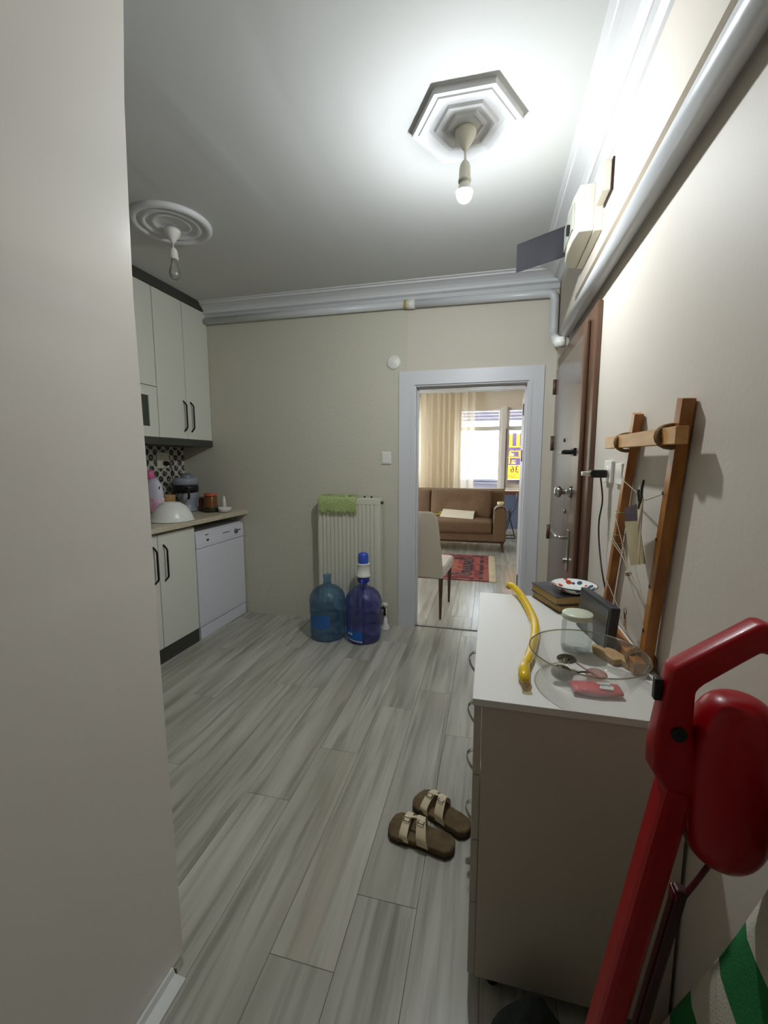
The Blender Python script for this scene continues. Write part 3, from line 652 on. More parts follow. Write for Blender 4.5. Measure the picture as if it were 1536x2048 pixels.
# fuse box with smoked flap
fb = thing('fuse_box', (XR, 2.40, 2.41), 'cream fuse box with open smoked flap high on right wall', 'fuse box')
O('backplate', B((.425, XR, 2.20, 2.60, 2.42, 2.625)), YELLOWED, fb, bev=.003)
O('case', PR([(.425, 2.205), (.362, 2.205), (.350, 2.30), (.348, 2.42), (.356, 2.52), (.375, 2.585), (.425, 2.60)], 'z', 2.425, 2.622), YELLOWED, fb, bev=.004)
O('breaker_recess', B((.344, .352, 2.27, 2.50, 2.47, 2.585)), M('recess_grey', (170, 172, 160), .5), fb)
O('breaker_switch', B((.330, .346, 2.32, 2.345, 2.475, 2.515)), BLACK, fb)
fl = O('smoked_flap', B((.112, .352, 2.500, 2.504, 2.395, 2.535)), clear('smoked_plastic', (96, 94, 106), .1, .72, (62, 62, 70), .1), fb)
fl.data.transform(Matrix.Identity(4))
# slight slope: shear the free edge down
for v in fl.data.vertices:
    k = (.352-(v.co.x+fb.location.x))/.24; v.co.z += (.065 if v.co.z+fb.location.z > 2.46 else .055)*(1-k)
bb = thing('bell_box', (XR, 2.10, 2.52), 'small cream box fixed beside the fuse box', 'box')
O('cover', B((.418, .452, 2.045, 2.165, 2.50, 2.615)), YELLOWED, bb, bev=.004)
O('back', B((.452, XR, 2.04, 2.17, 2.495, 2.62)), HANDB, bb)

# sockets on the right wall
s1 = thing('wall_socket', (XR, 1.83, 1.355), 'white wall socket nearest entrance door with black charger', 'socket')
O('plate', B((XR-.012, XR, 1.77, 1.87, 1.315, 1.40)), PLAST, s1, bev=.003)
O('well', L([(.024, 0), (.024, -.004), (.018, -.006)], (XR-.012, 1.82, 1.357), 18, 'x'), PLAST, s1)
s2 = thing('wall_socket', (XR, 1.67, 1.355), 'white wall socket partly behind the wooden frame post', 'socket')
O('plate', B((XR-.010, XR, 1.635, 1.72, 1.315, 1.39)), PLAST, s2, bev=.003)
ch = thing('phone_charger', (XR-.02, 1.81, 1.35), 'black phone charger plugged in with hanging cord', 'charger')
O('body', B((XR-.075, XR-.018, 1.79, 1.835, 1.335, 1.365)), BLACK, ch, bev=.004)
O('usb_plug', B((XR-.105, XR-.075, 1.80, 1.825, 1.342, 1.358)), CREAM, ch, bev=.002)
O('cord', T(curve_pts([(XR-.04, 1.795, 1.337), (XR-.03, 1.79, 1.25), (XR-.035, 1.80, 1.17), (XR-.03, 1.81, 1.10), (XR-.03, 1.77, 1.03), (XR-.03, 1.73, .98), (XR-.02, 1.70, .90), (XR-.03, 1.68, .84)]), .003, 6), BLACK, ch)

# ================================================================ dresser
dr = thing('dresser', (.21, 1.42, 0), 'white chest of drawers with chrome handles along right wall', 'dresser')
X0, Y0, Y1, ZD = -.022, .990, 1.852, .83
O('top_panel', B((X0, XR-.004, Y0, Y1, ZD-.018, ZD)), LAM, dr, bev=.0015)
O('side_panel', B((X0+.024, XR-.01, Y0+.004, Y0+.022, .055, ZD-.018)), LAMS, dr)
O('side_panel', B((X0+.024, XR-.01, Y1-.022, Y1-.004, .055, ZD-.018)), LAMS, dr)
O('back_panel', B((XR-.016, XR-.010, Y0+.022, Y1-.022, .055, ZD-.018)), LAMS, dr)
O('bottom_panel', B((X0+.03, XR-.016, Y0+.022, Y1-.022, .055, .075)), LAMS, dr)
for yy in (Y0+.03, Y1-.07):
    for xx in (X0+.05, XR-.07): O('foot', L([(.016, 0), (.02, .055)], (xx+.02, yy+.02, 0), 14), BLACK, dr)
dz = [(.060, .270), (.273, .448), (.451, .626), (.629, .810)]
for k, (z0, z1) in enumerate(dz):
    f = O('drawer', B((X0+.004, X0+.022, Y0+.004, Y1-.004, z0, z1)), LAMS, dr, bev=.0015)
    yc = (Y0+Y1)/2
    for yy in (1.41,):
        zh = (z0+z1)/2+.036
        pts = curve_pts([(X0+.004, yy, zh), (X0-.012, yy, zh-.002), (X0-.024, yy, zh-.02), (X0-.018, yy, zh-.045), (X0-.006, yy, zh-.066), (X0+.004, yy, zh-.072)], 5)
        bm = bmesh.new()
        for q0, q1 in zip(pts, pts[1:]): bar(q0, q1+(q1-q0)*.05, .016, .003, (0, 1, 0), bm)
        O('handle', bm, CHROME, f)

# ---------------------------------------------------------------- things on the dresser
# yellow plastic strap
ys = thing('yellow_plastic_tube', (.13, 1.5, ZD), 'bent yellow plastic tube lying on the dresser top', 'tube')
YEL = M('yellow_plastic', (226, 188, 10), .25, coat=.3)
pts = curve_pts([(.103, 1.905, ZD+.022), (.118, 1.87, ZD+.030), (.140, 1.80, ZD+.026), (.157, 1.70, ZD+.018), (.168, 1.60, ZD+.013), (.172, 1.50, ZD+.013), (.163, 1.40, ZD+.013), (.145, 1.30, ZD+.015), (.128, 1.22, ZD+.017), (.112, 1.165, ZD+.018)], 5)
O('tube_body', T(pts, .012, 14, radii=[.016-.004*min(1, i/8) for i in range(len(pts))]), YEL, ys, smooth=True)
bm = bmesh.new()
for q0, q1 in zip(pts[4:], pts[5:-6]): bar(q0+Vector((-.011, -.002, -.004)), q1+Vector((-.011, -.002, -.004)), .010, .003, (1, 0, -.4), bm)
O('seam_strip', bm, YEL, ys)
O('flared_end', T([(.112, 1.165, ZD+.019), (.106, 1.13, ZD+.017), (.104, 1.10, ZD+.016), (.106, 1.075, ZD+.012)], .012, 14, radii=[.012, .0155, .015, .010]), YEL, ys, smooth=True)
O('tip', T([(.106, 1.075, ZD+.012), (.107, 1.05, ZD+.0135)], .01, 10, radii=[.008, .013]), clear('tip_clear', (236, 226, 190), .15, .2, (220, 200, 150)), ys)

# books
def book(c, w, d, h, rz, z, cover, label):
    t = thing('book', (c[0], c[1], z), label, 'book', 'books stacked on the dresser')
    R_ = Matrix.Translation((c[0], c[1], z)) @ Matrix.Rotation(rz, 4, 'Z')
    def q(bx, name, mat):
        bm = B(bx); bm.transform(R_); O(name, bm, mat, t)
    pg_ = M('aged_pages', (196, 168, 112), .9, bump=(400, .3), var=(60, (170, 140, 88), (1, 1, 30)))
    q((-w/2+.003, w/2-.002, -d/2+.003, d/2-.003, .003, h-.003), 'pages', pg_)
    q((-w/2, w/2, -d/2, d/2, h-.003, h), 'front_cover', cover); q((-w/2, w/2, -d/2, d/2, 0, .003), 'back_cover', cover)
    q((w/2-.002, w/2+.001, -d/2, d/2, 0, h), 'spine', cover)
    return t
DK = M('dark_book_cover', (52, 54, 60), .3, var=(14, (86, 88, 92))); BR = M('brown_book_cover', (92, 74, 50), .5)
book((.29, 1.77), .125, .20, .028, .42, ZD+.001, BR, 'lower book of the stack under the plate')
book((.285, 1.765), .13, .20, .033, .36, ZD+.031, DK, 'upper dark covered book directly under the painted plate')
pl = thing('painted_plate', (.335, 1.72, .895), 'shallow plate with red and blue rim flowers on the books', 'plate')
O('plate_body', L([(0, .897), (.035, .897), (.04, .895), (.045, .897), (.058, .903), (.083, .922), (.085, .925), (.083, .9265), (.056, .908), (.042, .902), (0, .901)], (.335, 1.735, 0), 48, cap=False), PLATE, pl, smooth=True, loc=(.335, 1.735, .90))
# dark box/frame leaning
bx_ = thing('dark_picture_frame', (.36, 1.45, ZD), 'dark grey flat box standing on edge behind the jar', 'box')
bm = B((-.014, .014, -.108, .108, 0, .135)); bm.transform(Matrix.Translation((.346, 1.445, ZD+.002)) @ Matrix.Rotation(.20, 4, 'Z') @ Matrix.Rotation(.08, 4, 'Y'))
O('case', bm, M('dark_grey_satin', (58, 60, 64), .4), bx_, bev=.003)
bm = B((-.0155, -.013, -.098, .098, .010, .125)); bm.transform(Matrix.Translation((.346, 1.445, ZD+.002)) @ Matrix.Rotation(.20, 4, 'Z') @ Matrix.Rotation(.08, 4, 'Y'))
O('face', bm, M('dark_glossy_face', (66, 68, 72), .2), bx_)
# jar
jr = thing('glass_jar', (.268, 1.325, ZD), 'empty glass jar with pale green lid on dresser', 'jar')
O('jar_body', L([(0, ZD+.001), (.034, ZD+.001), (.041, ZD+.006), (.043, ZD+.016), (.043, ZD+.088), (.038, ZD+.10), (.037, ZD+.108)], (.270, 1.325, 0), 40, cap=False), JARG, jr, smooth=True)
O('jar_floor', L([(0, ZD+.006), (.036, ZD+.006), (.040, ZD+.012)], (.270, 1.325, 0), 40, cap=False), JARG, jr, smooth=True)
O('lid', L([(.042, ZD+.104), (.0435, ZD+.106), (.0435, ZD+.118), (.041, ZD+.121), (0, ZD+.1215)], (.270, 1.325, 0), 40, cap=False), M('pale_green_lid', (202, 208, 184), .35), jr, smooth=True)
# acrylic bowl
ab = thing('clear_acrylic_bowl', (.272, 1.155, ZD), 'large clear acrylic bowl holding sunglasses and red packet', 'bowl')
AC = (.262, 1.145, 0)
O('bowl_body', L([(0, ZD+.002), (.085, ZD+.002), (.095, ZD+.006), (.108, ZD+.022), (.128, ZD+.052), (.139, ZD+.078), (.1405, ZD+.081), (.143, ZD+.080), (.1415, ZD+.075), (.132, ZD+.050), (.112, ZD+.018), (.098, ZD+.001)], AC, 64, cap=False), ACRYL, ab, smooth=True)
O('rim', T([(AC[0]+.142*math.cos(2*PI*k/64), AC[1]+.142*math.sin(2*PI*k/64), ZD+.081) for k in range(65)], .0018, 6, cap=False), clear('acrylic_rim', (232, 226, 206), .35, .25, (215, 208, 185)), ab, smooth=True)
# sunglasses
sg = thing('sunglasses', (.215, 1.145, ZD+.012), 'metal rimmed sunglasses lying in the clear bowl', 'sunglasses')
GZ = ZD+.020; LENS = M('mirror_lens', (88, 88, 76), .08, .8); 
def lens(c, rx, ry, tilt, rz):
    bm = L([(0, .003), (.6, .0022), (.95, .0005), (1.0, 0), (.95, -.001), (0, -.001)], (0, 0, 0), 28, cap=False)
    Mx = Matrix.Translation(c) @ Matrix.Rotation(rz, 4, 'Z') @ Matrix.Rotation(tilt, 4, 'X') @ Matrix.Diagonal((rx, ry, 1, 1)); bm.transform(Mx)
    O('lens', bm, LENS, sg, smooth=True)
    O('lens_rim', T([Mx @ Vector((math.cos(2*PI*k/28), math.sin(2*PI*k/28), 0)) for k in range(29)], .0013, 6, cap=False), M('gold_wire', (150, 138, 96), .25, .9), sg)
lens((.200, 1.125, GZ+.004), .027, .024, .5, .2); lens((.222, 1.195, GZ+.012), .027, .020, .2, .5)
O('bridge', T(curve_pts([(.210, 1.147, GZ+.010), (.222, 1.16, GZ+.016), (.222, 1.175, GZ+.014)]), .0012, 6), CHROME, sg)
O('temple_arm', T(curve_pts([(.224, 1.12, GZ+.004), (.25, 1.15, GZ), (.275, 1.165, GZ-.006)]), .0022, 6), BLACK, sg)
O('temple_arm', T(curve_pts([(.235, 1.20, GZ+.010), (.262, 1.175, GZ), (.285, 1.155, GZ-.006)]), .0022, 6), M('temple_pink', (176, 140, 128), .4), sg)
bg = thing('crumpled_wrapper', (.285, 1.16, ZD+.012), 'crumpled pale pink clear wrapper behind the red packet', 'wrapper')
bm = bmesh.new(); bmesh.ops.create_icosphere(bm, subdivisions=2, radius=.022, matrix=Matrix.Translation((.287, 1.155, ZD+.017)) @ Matrix.Diagonal((1.2, 1, .5, 1)))
for v in bm.verts: v.co += Vector([random.uniform(-.003, .003) for _ in range(3)])
O('wrapper_film', bm, clear('pink_film', (236, 214, 208), .12, .25, (208, 176, 168), .2), bg)
# red packet
rp = thing('red_packet', (.285, 1.095, ZD+.012), 'crumpled red packet with white label in the clear bowl', 'packet')
bm = bmesh.new(); g = []
for i in range(9):
    row = []
    for j in range(6):
        u, v = i/8-.5, j/5-.5
        row.append(bm.verts.new((u*.115, v*.062*(1-.5*abs(u)), .006*(1-4*v*v)*(1-2.6*u*u)+random.uniform(-.001, .0015))))
    g.append(row)
for i in range(8):
    for j in range(5): bm.faces.new((g[i][j], g[i+1][j], g[i+1][j+1], g[i][j+1]))
MP = Matrix.Translation((.272, 1.088, ZD+.014)) @ Matrix.Rotation(.06, 4, 'Z')
bm.transform(MP); o = O('packet_film', bm, M('red_film', (206, 34, 50), .3, bump=(60, .3)), rp, smooth=True); md = o.modifiers.new('s', 'SOLIDIFY'); md.thickness = .004; md.offset = -1
bm = PR([(.004, -.016), (.034, -.020), (.040, -.006), (.032, .002), (.038, .014), (.002, .013), (.010, .0)], 'z', .0055, .0075); bm.transform(MP)
lbl = O('label', bm, PLAST, rp)
text('lettering', 'ISMI', .015, BLACK, lbl, MP @ Matrix.Translation((.020, -.002, .0078)) @ Matrix.Rotation(-.05, 4, 'Z'), .0004)
# wood blocks
for k, (c, rz) in enumerate((((.345, 1.300), 2.0), ((.377, 1.285), 2.0))):
    wv = thing('wood_offcut', (c[0], c[1], ZD), ('pale wood offcut with tapered end beside the jar', 'pale wood offcut next to the wooden frame foot')[k], 'wood block')
    bm = PR([(-.052, -.014), (.036, -.014), (.052, -.005), (.052, .005), (.036, .014), (-.052, .014)], 'z', 0, .018); bm.transform(Matrix.Translation((c[0], c[1]-.0, ZD+.001)) @ Matrix.Rotation(rz+PI/2*0, 4, 'Z'))
    O('block', bm, WOODL, wv, bev=.002)

# ================================================================ lashed wooden frame with cards
wf = thing('wooden_rack', (.435, 1.45, ZD), 'varnished wooden frame lashed with rope leaning on right wall', 'rack')
FX = .428
O('post', bar((.436, 1.262, ZD+.004), (.442, 1.150, 1.545), .028, .034), WOODP, wf, bev=.002)
O('post', bar((.436, 1.672, ZD+.004), (.442, 1.483, 1.545), .026, .030), WOODP, wf, bev=.002)
O('top_bar', bar((.414, 1.085, 1.457), (.410, 1.665, 1.462), .026, .040), M('light_varnished_pine', (206, 158, 92), .4, var=(9, (186, 134, 70), (3, .6, 3))), wf, bev=.002)
O('bottom_bar', bar((.405, 1.200, ZD+.0195), (.405, 1.74, ZD+.0195), .032, .034), WOODP, wf, bev=.002)
def lashing(c, r1, r2, n, name='rope_lashing', tilt=0):
    pts = []
    for k in range(n*16+1):
        a = 2*PI*k/16; o_ = (k/(n*16)-.5)*.010*n
        pts.append(Vector(c)+Vector((r1*math.cos(a)*1.0, o_*.5+tilt*math.sin(a)*r2, r2*math.sin(a)+0)))
    return O(name, T(pts, .0052, 7), ROPE, wf, smooth=True)
for yy in (1.166, 1.512): lashing((.424, yy+.006, 1.458), .031, .027, 4, tilt=.22)
for yy in (1.240, 1.655): 
    pts = [Vector((.421+.036*math.cos(a), yy+.004*a/6+.014*math.sin(a), ZD+.022+.003*a/6+.022*math.sin(a))) for a in [2*PI*k/14 for k in range(14*3+1)]]
    O('rope_lashing', T(pts, .0048, 7), ROPE, wf, smooth=True)
for z, k in ((1.32, 1.187), (1.20, 1.205), (1.07, 1.227), (.94, 1.248)):
    O('peg_hole', L([(.005, 0), (.005, -.0012)], (.4215, k+.001, z), 10, 'x'), BLACK, wf)
strs = [((.424, 1.560, 1.345), (.42, 1.30, 1.292)), ((.42, 1.30, 1.292), (.424, 1.190, 1.318)), ((.42, 1.575, 1.22), (.42, 1.46, 1.125)), ((.42, 1.46, 1.125), (.42, 1.39, 1.065)),
        ((.42, 1.59, 1.125), (.42, 1.47, 1.10)), ((.42, 1.47, 1.10), (.42, 1.39, 1.065)), ((.42, 1.39, 1.065), (.42, 1.235, 1.02)), ((.42, 1.39, 1.05), (.42, 1.245, .95)), ((.42, 1.60, 1.14), (.43, 1.50, 1.10)), ((.42, 1.64, .98), (.43, 1.45, .90))]
bm = bmesh.new()
for a_, b_ in strs: tube(bm, [a_, b_], .0013, 5)
O('strings', bm, STRING, wf)
bm = bmesh.new()
for z in (1.23, 1.12, 1.15): 
    yc = 1.483+(1.545-z)*.265; 
    tube(bm, [(.438+.0185*math.cos(a), yc+.021*math.sin(a), z) for a in [2*PI*k/12 for k in range(13)]], .0014, 5)
O('string_wraps', bm, STRING, wf)
bm = bmesh.new(); bmesh.ops.create_icosphere(bm, subdivisions=1, radius=.010, matrix=Matrix.Translation((.418, 1.392, 1.062)))
O('knot', bm, STRING, wf)
# cards clipped on the string
CARD1 = M('card_face', (156, 138, 104), .7, var=(8, (172, 156, 122))); PUR = M('card_purple', (50, 28, 46), .6)
c1_ = thing('hanging_card', (.415, 1.35, 1.28), 'tan paper card with dark purple top hanging from string', 'card')
def quad(pts, th=.0012):
    bm = bmesh.new(); P = [Vector(p) for p in pts]; n = (P[1]-P[0]).cross(P[2]-P[0]).normalized()*th
    a_ = [bm.verts.new(p) for p in P]; b_ = [bm.verts.new(p+n) for p in P]
    bm.faces.new(a_); bm.faces.new(b_)
    for i in range(len(P)): bm.faces.new((a_[i], a_[(i+1) % len(P)], b_[(i+1) % len(P)], b_[i]))
    return bm
O('card_body', quad([(.41, 1.432, 1.215), (.416, 1.325, 1.232), (.416, 1.255, 1.125), (.405, 1.335, 1.100)]), CARD1, c1_)
O('card_top', quad([(.412, 1.444, 1.256), (.418, 1.332, 1.283), (.416, 1.325, 1.232), (.41, 1.432, 1.215)]), PUR, c1_)
c2_ = thing('dried_flower_card', (.405, 1.27, 1.28), 'narrow dark card with pale flower print hanging beside tan card', 'card')
O('card_body', quad([(.41, 1.335, 1.292), (.40, 1.255, 1.302), (.395, 1.238, 1.14), (.405, 1.262, 1.12)]), M('flower_card', (216, 200, 152), .7, var=(16, (78, 46, 46), (1, 1, .45))), c2_)
cl = thing('metal_clip', (.41, 1.29, 1.295), 'small dark metal clips on the frame string', 'clip')
bm = bmesh.new()
for a_, b_ in (((.41, 1.33, 1.315), (.41, 1.31, 1.275)), ((.405, 1.31, 1.32), (.405, 1.29, 1.28)), ((.40, 1.27, 1.345), (.405, 1.285, 1.29)), ((.40, 1.262, 1.35), (.40, 1.275, 1.31)), ((.405, 1.30, 1.27), (.40, 1.265, 1.305))): tube(bm, [a_, b_], .0035, 6)
O('clip_body', bm, M('dark_metal', (60, 62, 58), .35, .8), cl)
kc = thing('small_keys', (.43, 1.40, .90), 'small silver keys hanging low inside the wooden frame', 'keys')
bm = bmesh.new(); bar((.425, 1.415, .925), (.42, 1.385, .885), .002, .012, (1, 0, 0), bm); bar((.425, 1.42, .93), (.425, 1.42, .885), .002, .010, (1, 0, 0), bm)
tube(bm, [(.425, 1.418+.012*math.cos(a), .935+.012*math.sin(a)) for a in [2*PI*k/12 for k in range(13)]], .0015, 5)
O('keys_body', bm, CHROME, kc)

# ================================================================ red upright vacuum
vc = thing('upright_vacuum', (.24, .70, 0), 'red upright stick vacuum cleaner with loop handle in foreground', 'vacuum cleaner')
def vox(poly, y0, y1, name, mat=RED, bev=.012, parent=vc, sub=False):
    o = O(name, PR(poly, 'y', y0, y1), mat, parent, smooth=False, bev=bev)
    for m_ in o.modifiers: m_.segments = 4
    for p in o.data.polygons: p.use_smooth = True
    return o
vox([(.257, .965), (.258, .925), (.279, .890), (.300, .862), (.324, .795), (.345, .80), (.33, .90), (.309, 1.00), (.308, 1.06), (.318, 1.072), (.385, 1.129), (.440, 1.105), (.452, 1.125), (.452, 1.145), (.383, 1.174), (.273, 1.091)], .682, .722, 'handle', bev=.009)
# dust housing: rounded lump
bm = bmesh.new(); bmesh.ops.create_uvsphere(bm, u_segments=40, v_segments=28, radius=1)
def se(v, e): return math.copysign(abs(v)**e, v)
for v in bm.verts:
    x, y, z = v.co; r = math.hypot(x, y); 
    nz_ = se(z, .55); nr = max(0, 1-abs(nz_)**3.2)**(1/2.6); a_ = math.atan2(y, x)
    wx = .062*nr; wy = .062*nr
    v.co = Vector((.375+wx*math.cos(a_)+.012*nz_*0, .705+wy*math.sin(a_), .915+nz_*.139))
    v.co.x += -.006+(.92-v.co.z)*-.02
O('dust_housing', bm, RED, vc, smooth=True)
O('tube', bar((.297, .702, .90), (.165, .70, .06), .050, .042, (0, 1, 0)), RED, vc, bev=.010)
O('rail', bar((.318, .702, .72), (.228, .70, .13), .020, .018, (0, 1, 0)), M('dark_red_rail', (60, 6, 12), .45), vc, bev=.004)
O('cord_hook', B((.306, .322, .692, .716, .680, .716)), M('dark_red_hook', (110, 6, 16), .4), vc, bev=.004)
O('power_button', L([(.011, 0), (.011, -.004), (0, -.005)], (.288, .682, .993), 18, 'y', cap=False), BLACK, vc)
O('side_switch', bar((.262, .70, 1.070), (.262, .70, 1.035), .012, .012, (0, 1, 0)), BLACK, vc, bev=.002)
O('cord', T(curve_pts([(.358, .70, .782), (.340, .70, .742), (.320, .70, .700)]), .004, 8), M('dark_red_cord', (90, 14, 24), .5), vc)
O('floor_head', PR([(.05, .0), (.30, .0), (.30, .03), (.21, .075), (.13, .075), (.05, .03)], 'y', .62, .76), RED, vc, bev=.01)

# ================================================================ striped bag, crumpled dark cloth bag
sbag = thing('striped_bag', (.40, .5, 0), 'green and white striped fabric bag leaning on right wall bottom corner', 'bag')
bm = bmesh.new(); rows_ = 24; cols_ = 16; g = []
for j in range(rows_+1):
    z = .005+.93*j/rows_; yl = .676+(.754-z)*.42; row = []
    for side in (0, 1):
        for i in range(cols_+1):
            t = i/cols_; y = yl-t*.5+.012 if side == 0 else yl-(1-t)*.5+.012
            bul = math.sin(PI*min(1, t*1.0))**.5 if 0 < t < 1 else 0
            x = .425-(.030*bul+.004*math.sin(9*z+7*t)) if side == 0 else .428+.018*bul
            row.append(bm.verts.new((x, y+(.02 if False else 0), z)))
    g.append(row)
n_ = len(g[0])
for a_, b_ in zip(g, g[1:]):
    for k in range(n_): bm.faces.new((a_[k], a_[(k+1) % n_], b_[(k+1) % n_], b_[k]))
bm.faces.new(g[0]); bm.faces.new(g[-1])
O('bag_body', bm, STRIPE, sbag, smooth=True, loc=(0, 0, 0))
O('strap', T(fillet([(.42, .50, .93), (.41, .45, 1.02), (.41, .32, 1.02), (.42, .25, .93)], .06), .010, 8), STRIPE, sbag, smooth=True)
ub = thing('dark_cloth_bag', (.14, .88, 0), 'dark grey crumpled cloth bag on floor beside dresser', 'bag')
bm = bmesh.new(); g = []
for j in range(13):
    t = j/12; z = .003+.20*t; r = .105*(1-t)**.8+.012; row = []
    for k in range(32):
        a_ = 2*PI*k/32; rr = r*(1+.13*math.sin(5*a_+2*t)+.07*math.sin(11*a_-3*t)); row.append(bm.verts.new((.14+rr*math.cos(a_), .87+rr*.8*math.sin(a_), z)))
    g.append(row)
for a_, b_ in zip(g, g[1:]):
    for k in range(32): bm.faces.new((a_[k], a_[(k+1) % 32], b_[(k+1) % 32], b_[k]))
bm.faces.new(g[0]); bm.faces.new(g[-1])
O('cloth', bm, M('dark_grey_cloth', (38, 46, 46), .8, bump=(120, .5)), ub, smooth=True)

# ================================================================ wardrobe at left
wd_ = thing('sliding_wardrobe', (-1.1, .3, 0), 'tall glossy white sliding wardrobe filling left foreground', 'wardrobe')
PX = -.802
O('body', B((-1.42, -.86, -1.0, .862, .07, ZC-.004)), WHITE, wd_)
O('base', B((-1.42, -.84, -1.0, .862, 0, .069)), M('base_grey', (150, 146, 140), .5), wd_)
bm = bmesh.new(); es = [(0.012, .882), (.265, .880), (.715, .871), (.988, .868), (1.305, .868), (1.543, .864), (1.766, .860), (1.981, .865), (2.188, .872), (2.396, .888), (ZC-.006, .912)]
poly = [(y, z) for z, y in es]+[(-.99, ZC-.006), (-.99, .012)]
prism(bm, poly, 'x', PX-.02, PX)
O('sliding_door', bm, M('gloss_white_panel', (223, 218, 209), .16, bump=(3, .02, .02)), wd_)
O('edge_strip', B((PX-.03, PX-.0205, .85, .862, .08, ZC-.01)), DOORF, wd_)
O('bottom_rail', PR([(PX+.001, .001), (PX+.045, .001), (PX+.045, .010), (PX+.012, .014), (PX+.008, .03), (PX+.001, .03)], 'y', -1.0, .836), M('rail_white', (220, 220, 216), .3), wd_)
O('rail_clip', B((PX+.002, PX+.012, .842, .868, .001, .02)), CHROME, wd_)

# ================================================================ sandals
CORK = M('sandal_footbed', (112, 94, 62), .85, var=(22, (88, 70, 44))); SOLE = M('sandal_sole', (62, 44, 24), .8); STRAPM = M('cream_strap', (222, 204, 170), .45)
BUCK = M('dark_buckle', (70, 66, 56), .4, .7)
def sandal(c, rz, mir, label):
    t = thing('sandal', (c[0], c[1], 0), label, 'sandal', 'sandals beside the dresser')
    # local: toe at -x, heel at +x ; length .255
    out = [(-.127, .012), (-.122, .034), (-.105, .047), (-.07, .051), (-.03, .045), (.02, .036), (.07, .034), (.105, .032), (.124, .018), (.128, 0), (.123, -.018), (.104, -.031), (.07, -.033), (.02, -.031), (-.03, -.036), (-.07, -.043), (-.10, -.042), (-.12, -.026), (-.127, -.008)]
    out = [(x, y*mir*1.3) for x, y in out]
    MX = Matrix.Translation((c[0], c[1], 0)) @ Matrix.Rotation(rz, 4, 'Z')
    bm = PR(out, 'z', .001, .014); bm.transform(MX); O('sole', bm, SOLE, t, bev=.002)
    bm = bmesh.new(); n = len(out); ctr = Vector((0, 0)); rings = []
    for s, z in ((1.0, .0145), (1.0, .024), (.95, .028), (.85, .024), (.4, .022)):
        rings.append([bm.verts.new((x*s, y*s, z+(.006 if x > .06 else 0)*(1 if z > .02 else 0))) for x, y in out])
    for a_, b_ in zip(rings, rings[1:]):
        for k in range(n): bm.faces.new((a_[k], a_[(k+1) % n], b_[(k+1) % n], b_[k]))
    bm.faces.new(rings[0]); bm.faces.new(rings[-1]); bm.transform(MX); O('footbed', bm, CORK, t, smooth=True)
    def strap(pts, w, th=.003, name='strap', mat=STRAPM, side=(1, 0, 0), dw=0):
        bm = bmesh.new(); P = curve_pts(pts, 6); tops = []
        for i, p in enumerate(P):
            k = i/(len(P)-1); ww = w+dw*(1-k); s = Vector(side).normalized()*ww/2; tt = (P[min(i+1, len(P)-1)]-P[max(i-1, 0)]).normalized(); nn = s.cross(tt).normalized()*th/2
            tops.append([bm.verts.new(p+q) for q in (-s-nn, s-nn, s+nn, -s+nn)])
        for a_, b_ in zip(tops, tops[1:]):
            for k in range(4): bm.faces.new((a_[k], a_[(k+1) % 4], b_[(k+1) % 4], b_[k]))
        bm.faces.new(tops[0]); bm.faces.new(tops[-1]); bm.transform(MX); return O(name, bm, mat, t)
    m = mir
    s1 = strap([(-.048, -.050*m, .018), (-.052, -.048*m, .042), (-.055, -.012*m, .062), (-.056, .016*m, .066), (-.058, .054*m, .045), (-.055, .058*m, .02)], .020, dw=.014)
    s2 = strap([(.022, -.042*m, .018), (.015, -.042*m, .048), (.004, -.01*m, .078), (-.004, .014*m, .082), (-.008, .050*m, .05), (-.005, .054*m, .02)], .023, dw=.020)
    s3 = strap([(-.055, .010*m, .067), (-.030, .012*m, .074), (-.003, .012*m, .083)], .010, side=(0, 1, 0), name='thin_strap')
    for s_, (bx0, by, bz) in ((s1, (-.055, -.006*m, .0665)), (s2, (.003, -.008*m, .081))):
        bm = bmesh.new()
        for a_, b_ in (((-.011, -.009), (.011, -.009)), ((.011, -.009), (.011, .009)), ((.011, .009), (-.011, .009)), ((-.011, .009), (-.011, -.009))):
            tube(bm, [(bx0+a_[0], by+a_[1], bz+.002), (bx0+b_[0], by+b_[1], bz+.002)], .0014, 5)
        bm.transform(MX); O('buckle', bm, BUCK, s_)
    return t
sandal((-.205, 1.415, 0), math.atan2(-.055, .25), 1, 'cream strapped brown sandal nearer the camera on floor')
sandal((-.142, 1.535, 0), math.atan2(-.125, .22), 1, 'cream strapped brown sandal with heel tucked against dresser')

# ================================================================ living room
# windows
WF = M('window_frame_upvc', (232, 226, 218), .4)
def window(name, x0, x1, z0, z1, zt, fl=.05):
    y0, y1 = YW+.05, YW+.11
    w = O(name, B((x0, x1, y0, y1, z0, z0+fl), (x0, x1, y0, y1, z1-fl, z1), (x0, x0+fl, y0, y1, z0+fl, z1-fl), (x1-fl, x1, y0, y1, z0+fl, z1-fl), (x0+fl, x1-fl, y0-.01, y1, zt-.04, zt+.04)), WF, kind='structure')
    O('pane', B((x0+fl, x1-fl, YW+.078, YW+.082, zt+.04, z1-fl)), GLASSW, w)
    O('pane', B((x0+fl, x1-fl, YW+.078, YW+.082, z0+fl, zt-.04)), GLASSW, w)
    return w
window('window_1', -2.3, -1.36, .88, 2.42, 2.03); w2 = window('window_2', -.60, .225, .80, 2.42, 2.03); w3 = window('window_3', .318, 1.25, .88, 2.42, 2.03)
O('trim_5', B((.226, .317, YW-.02, YW-.001, .76, 2.44)), WF, kind='structure')
O('sash_edge', B((.305, .322, YW-.06, YW-.021, .78, 2.02)), M('sash_gasket', (84, 66, 60), .5), w2)
O('trim_6', B((-.62, .225, YW-.06, YW, .74, .80), (.318, 1.25, YW-.06, YW, .83, .88)), WF, kind='structure')
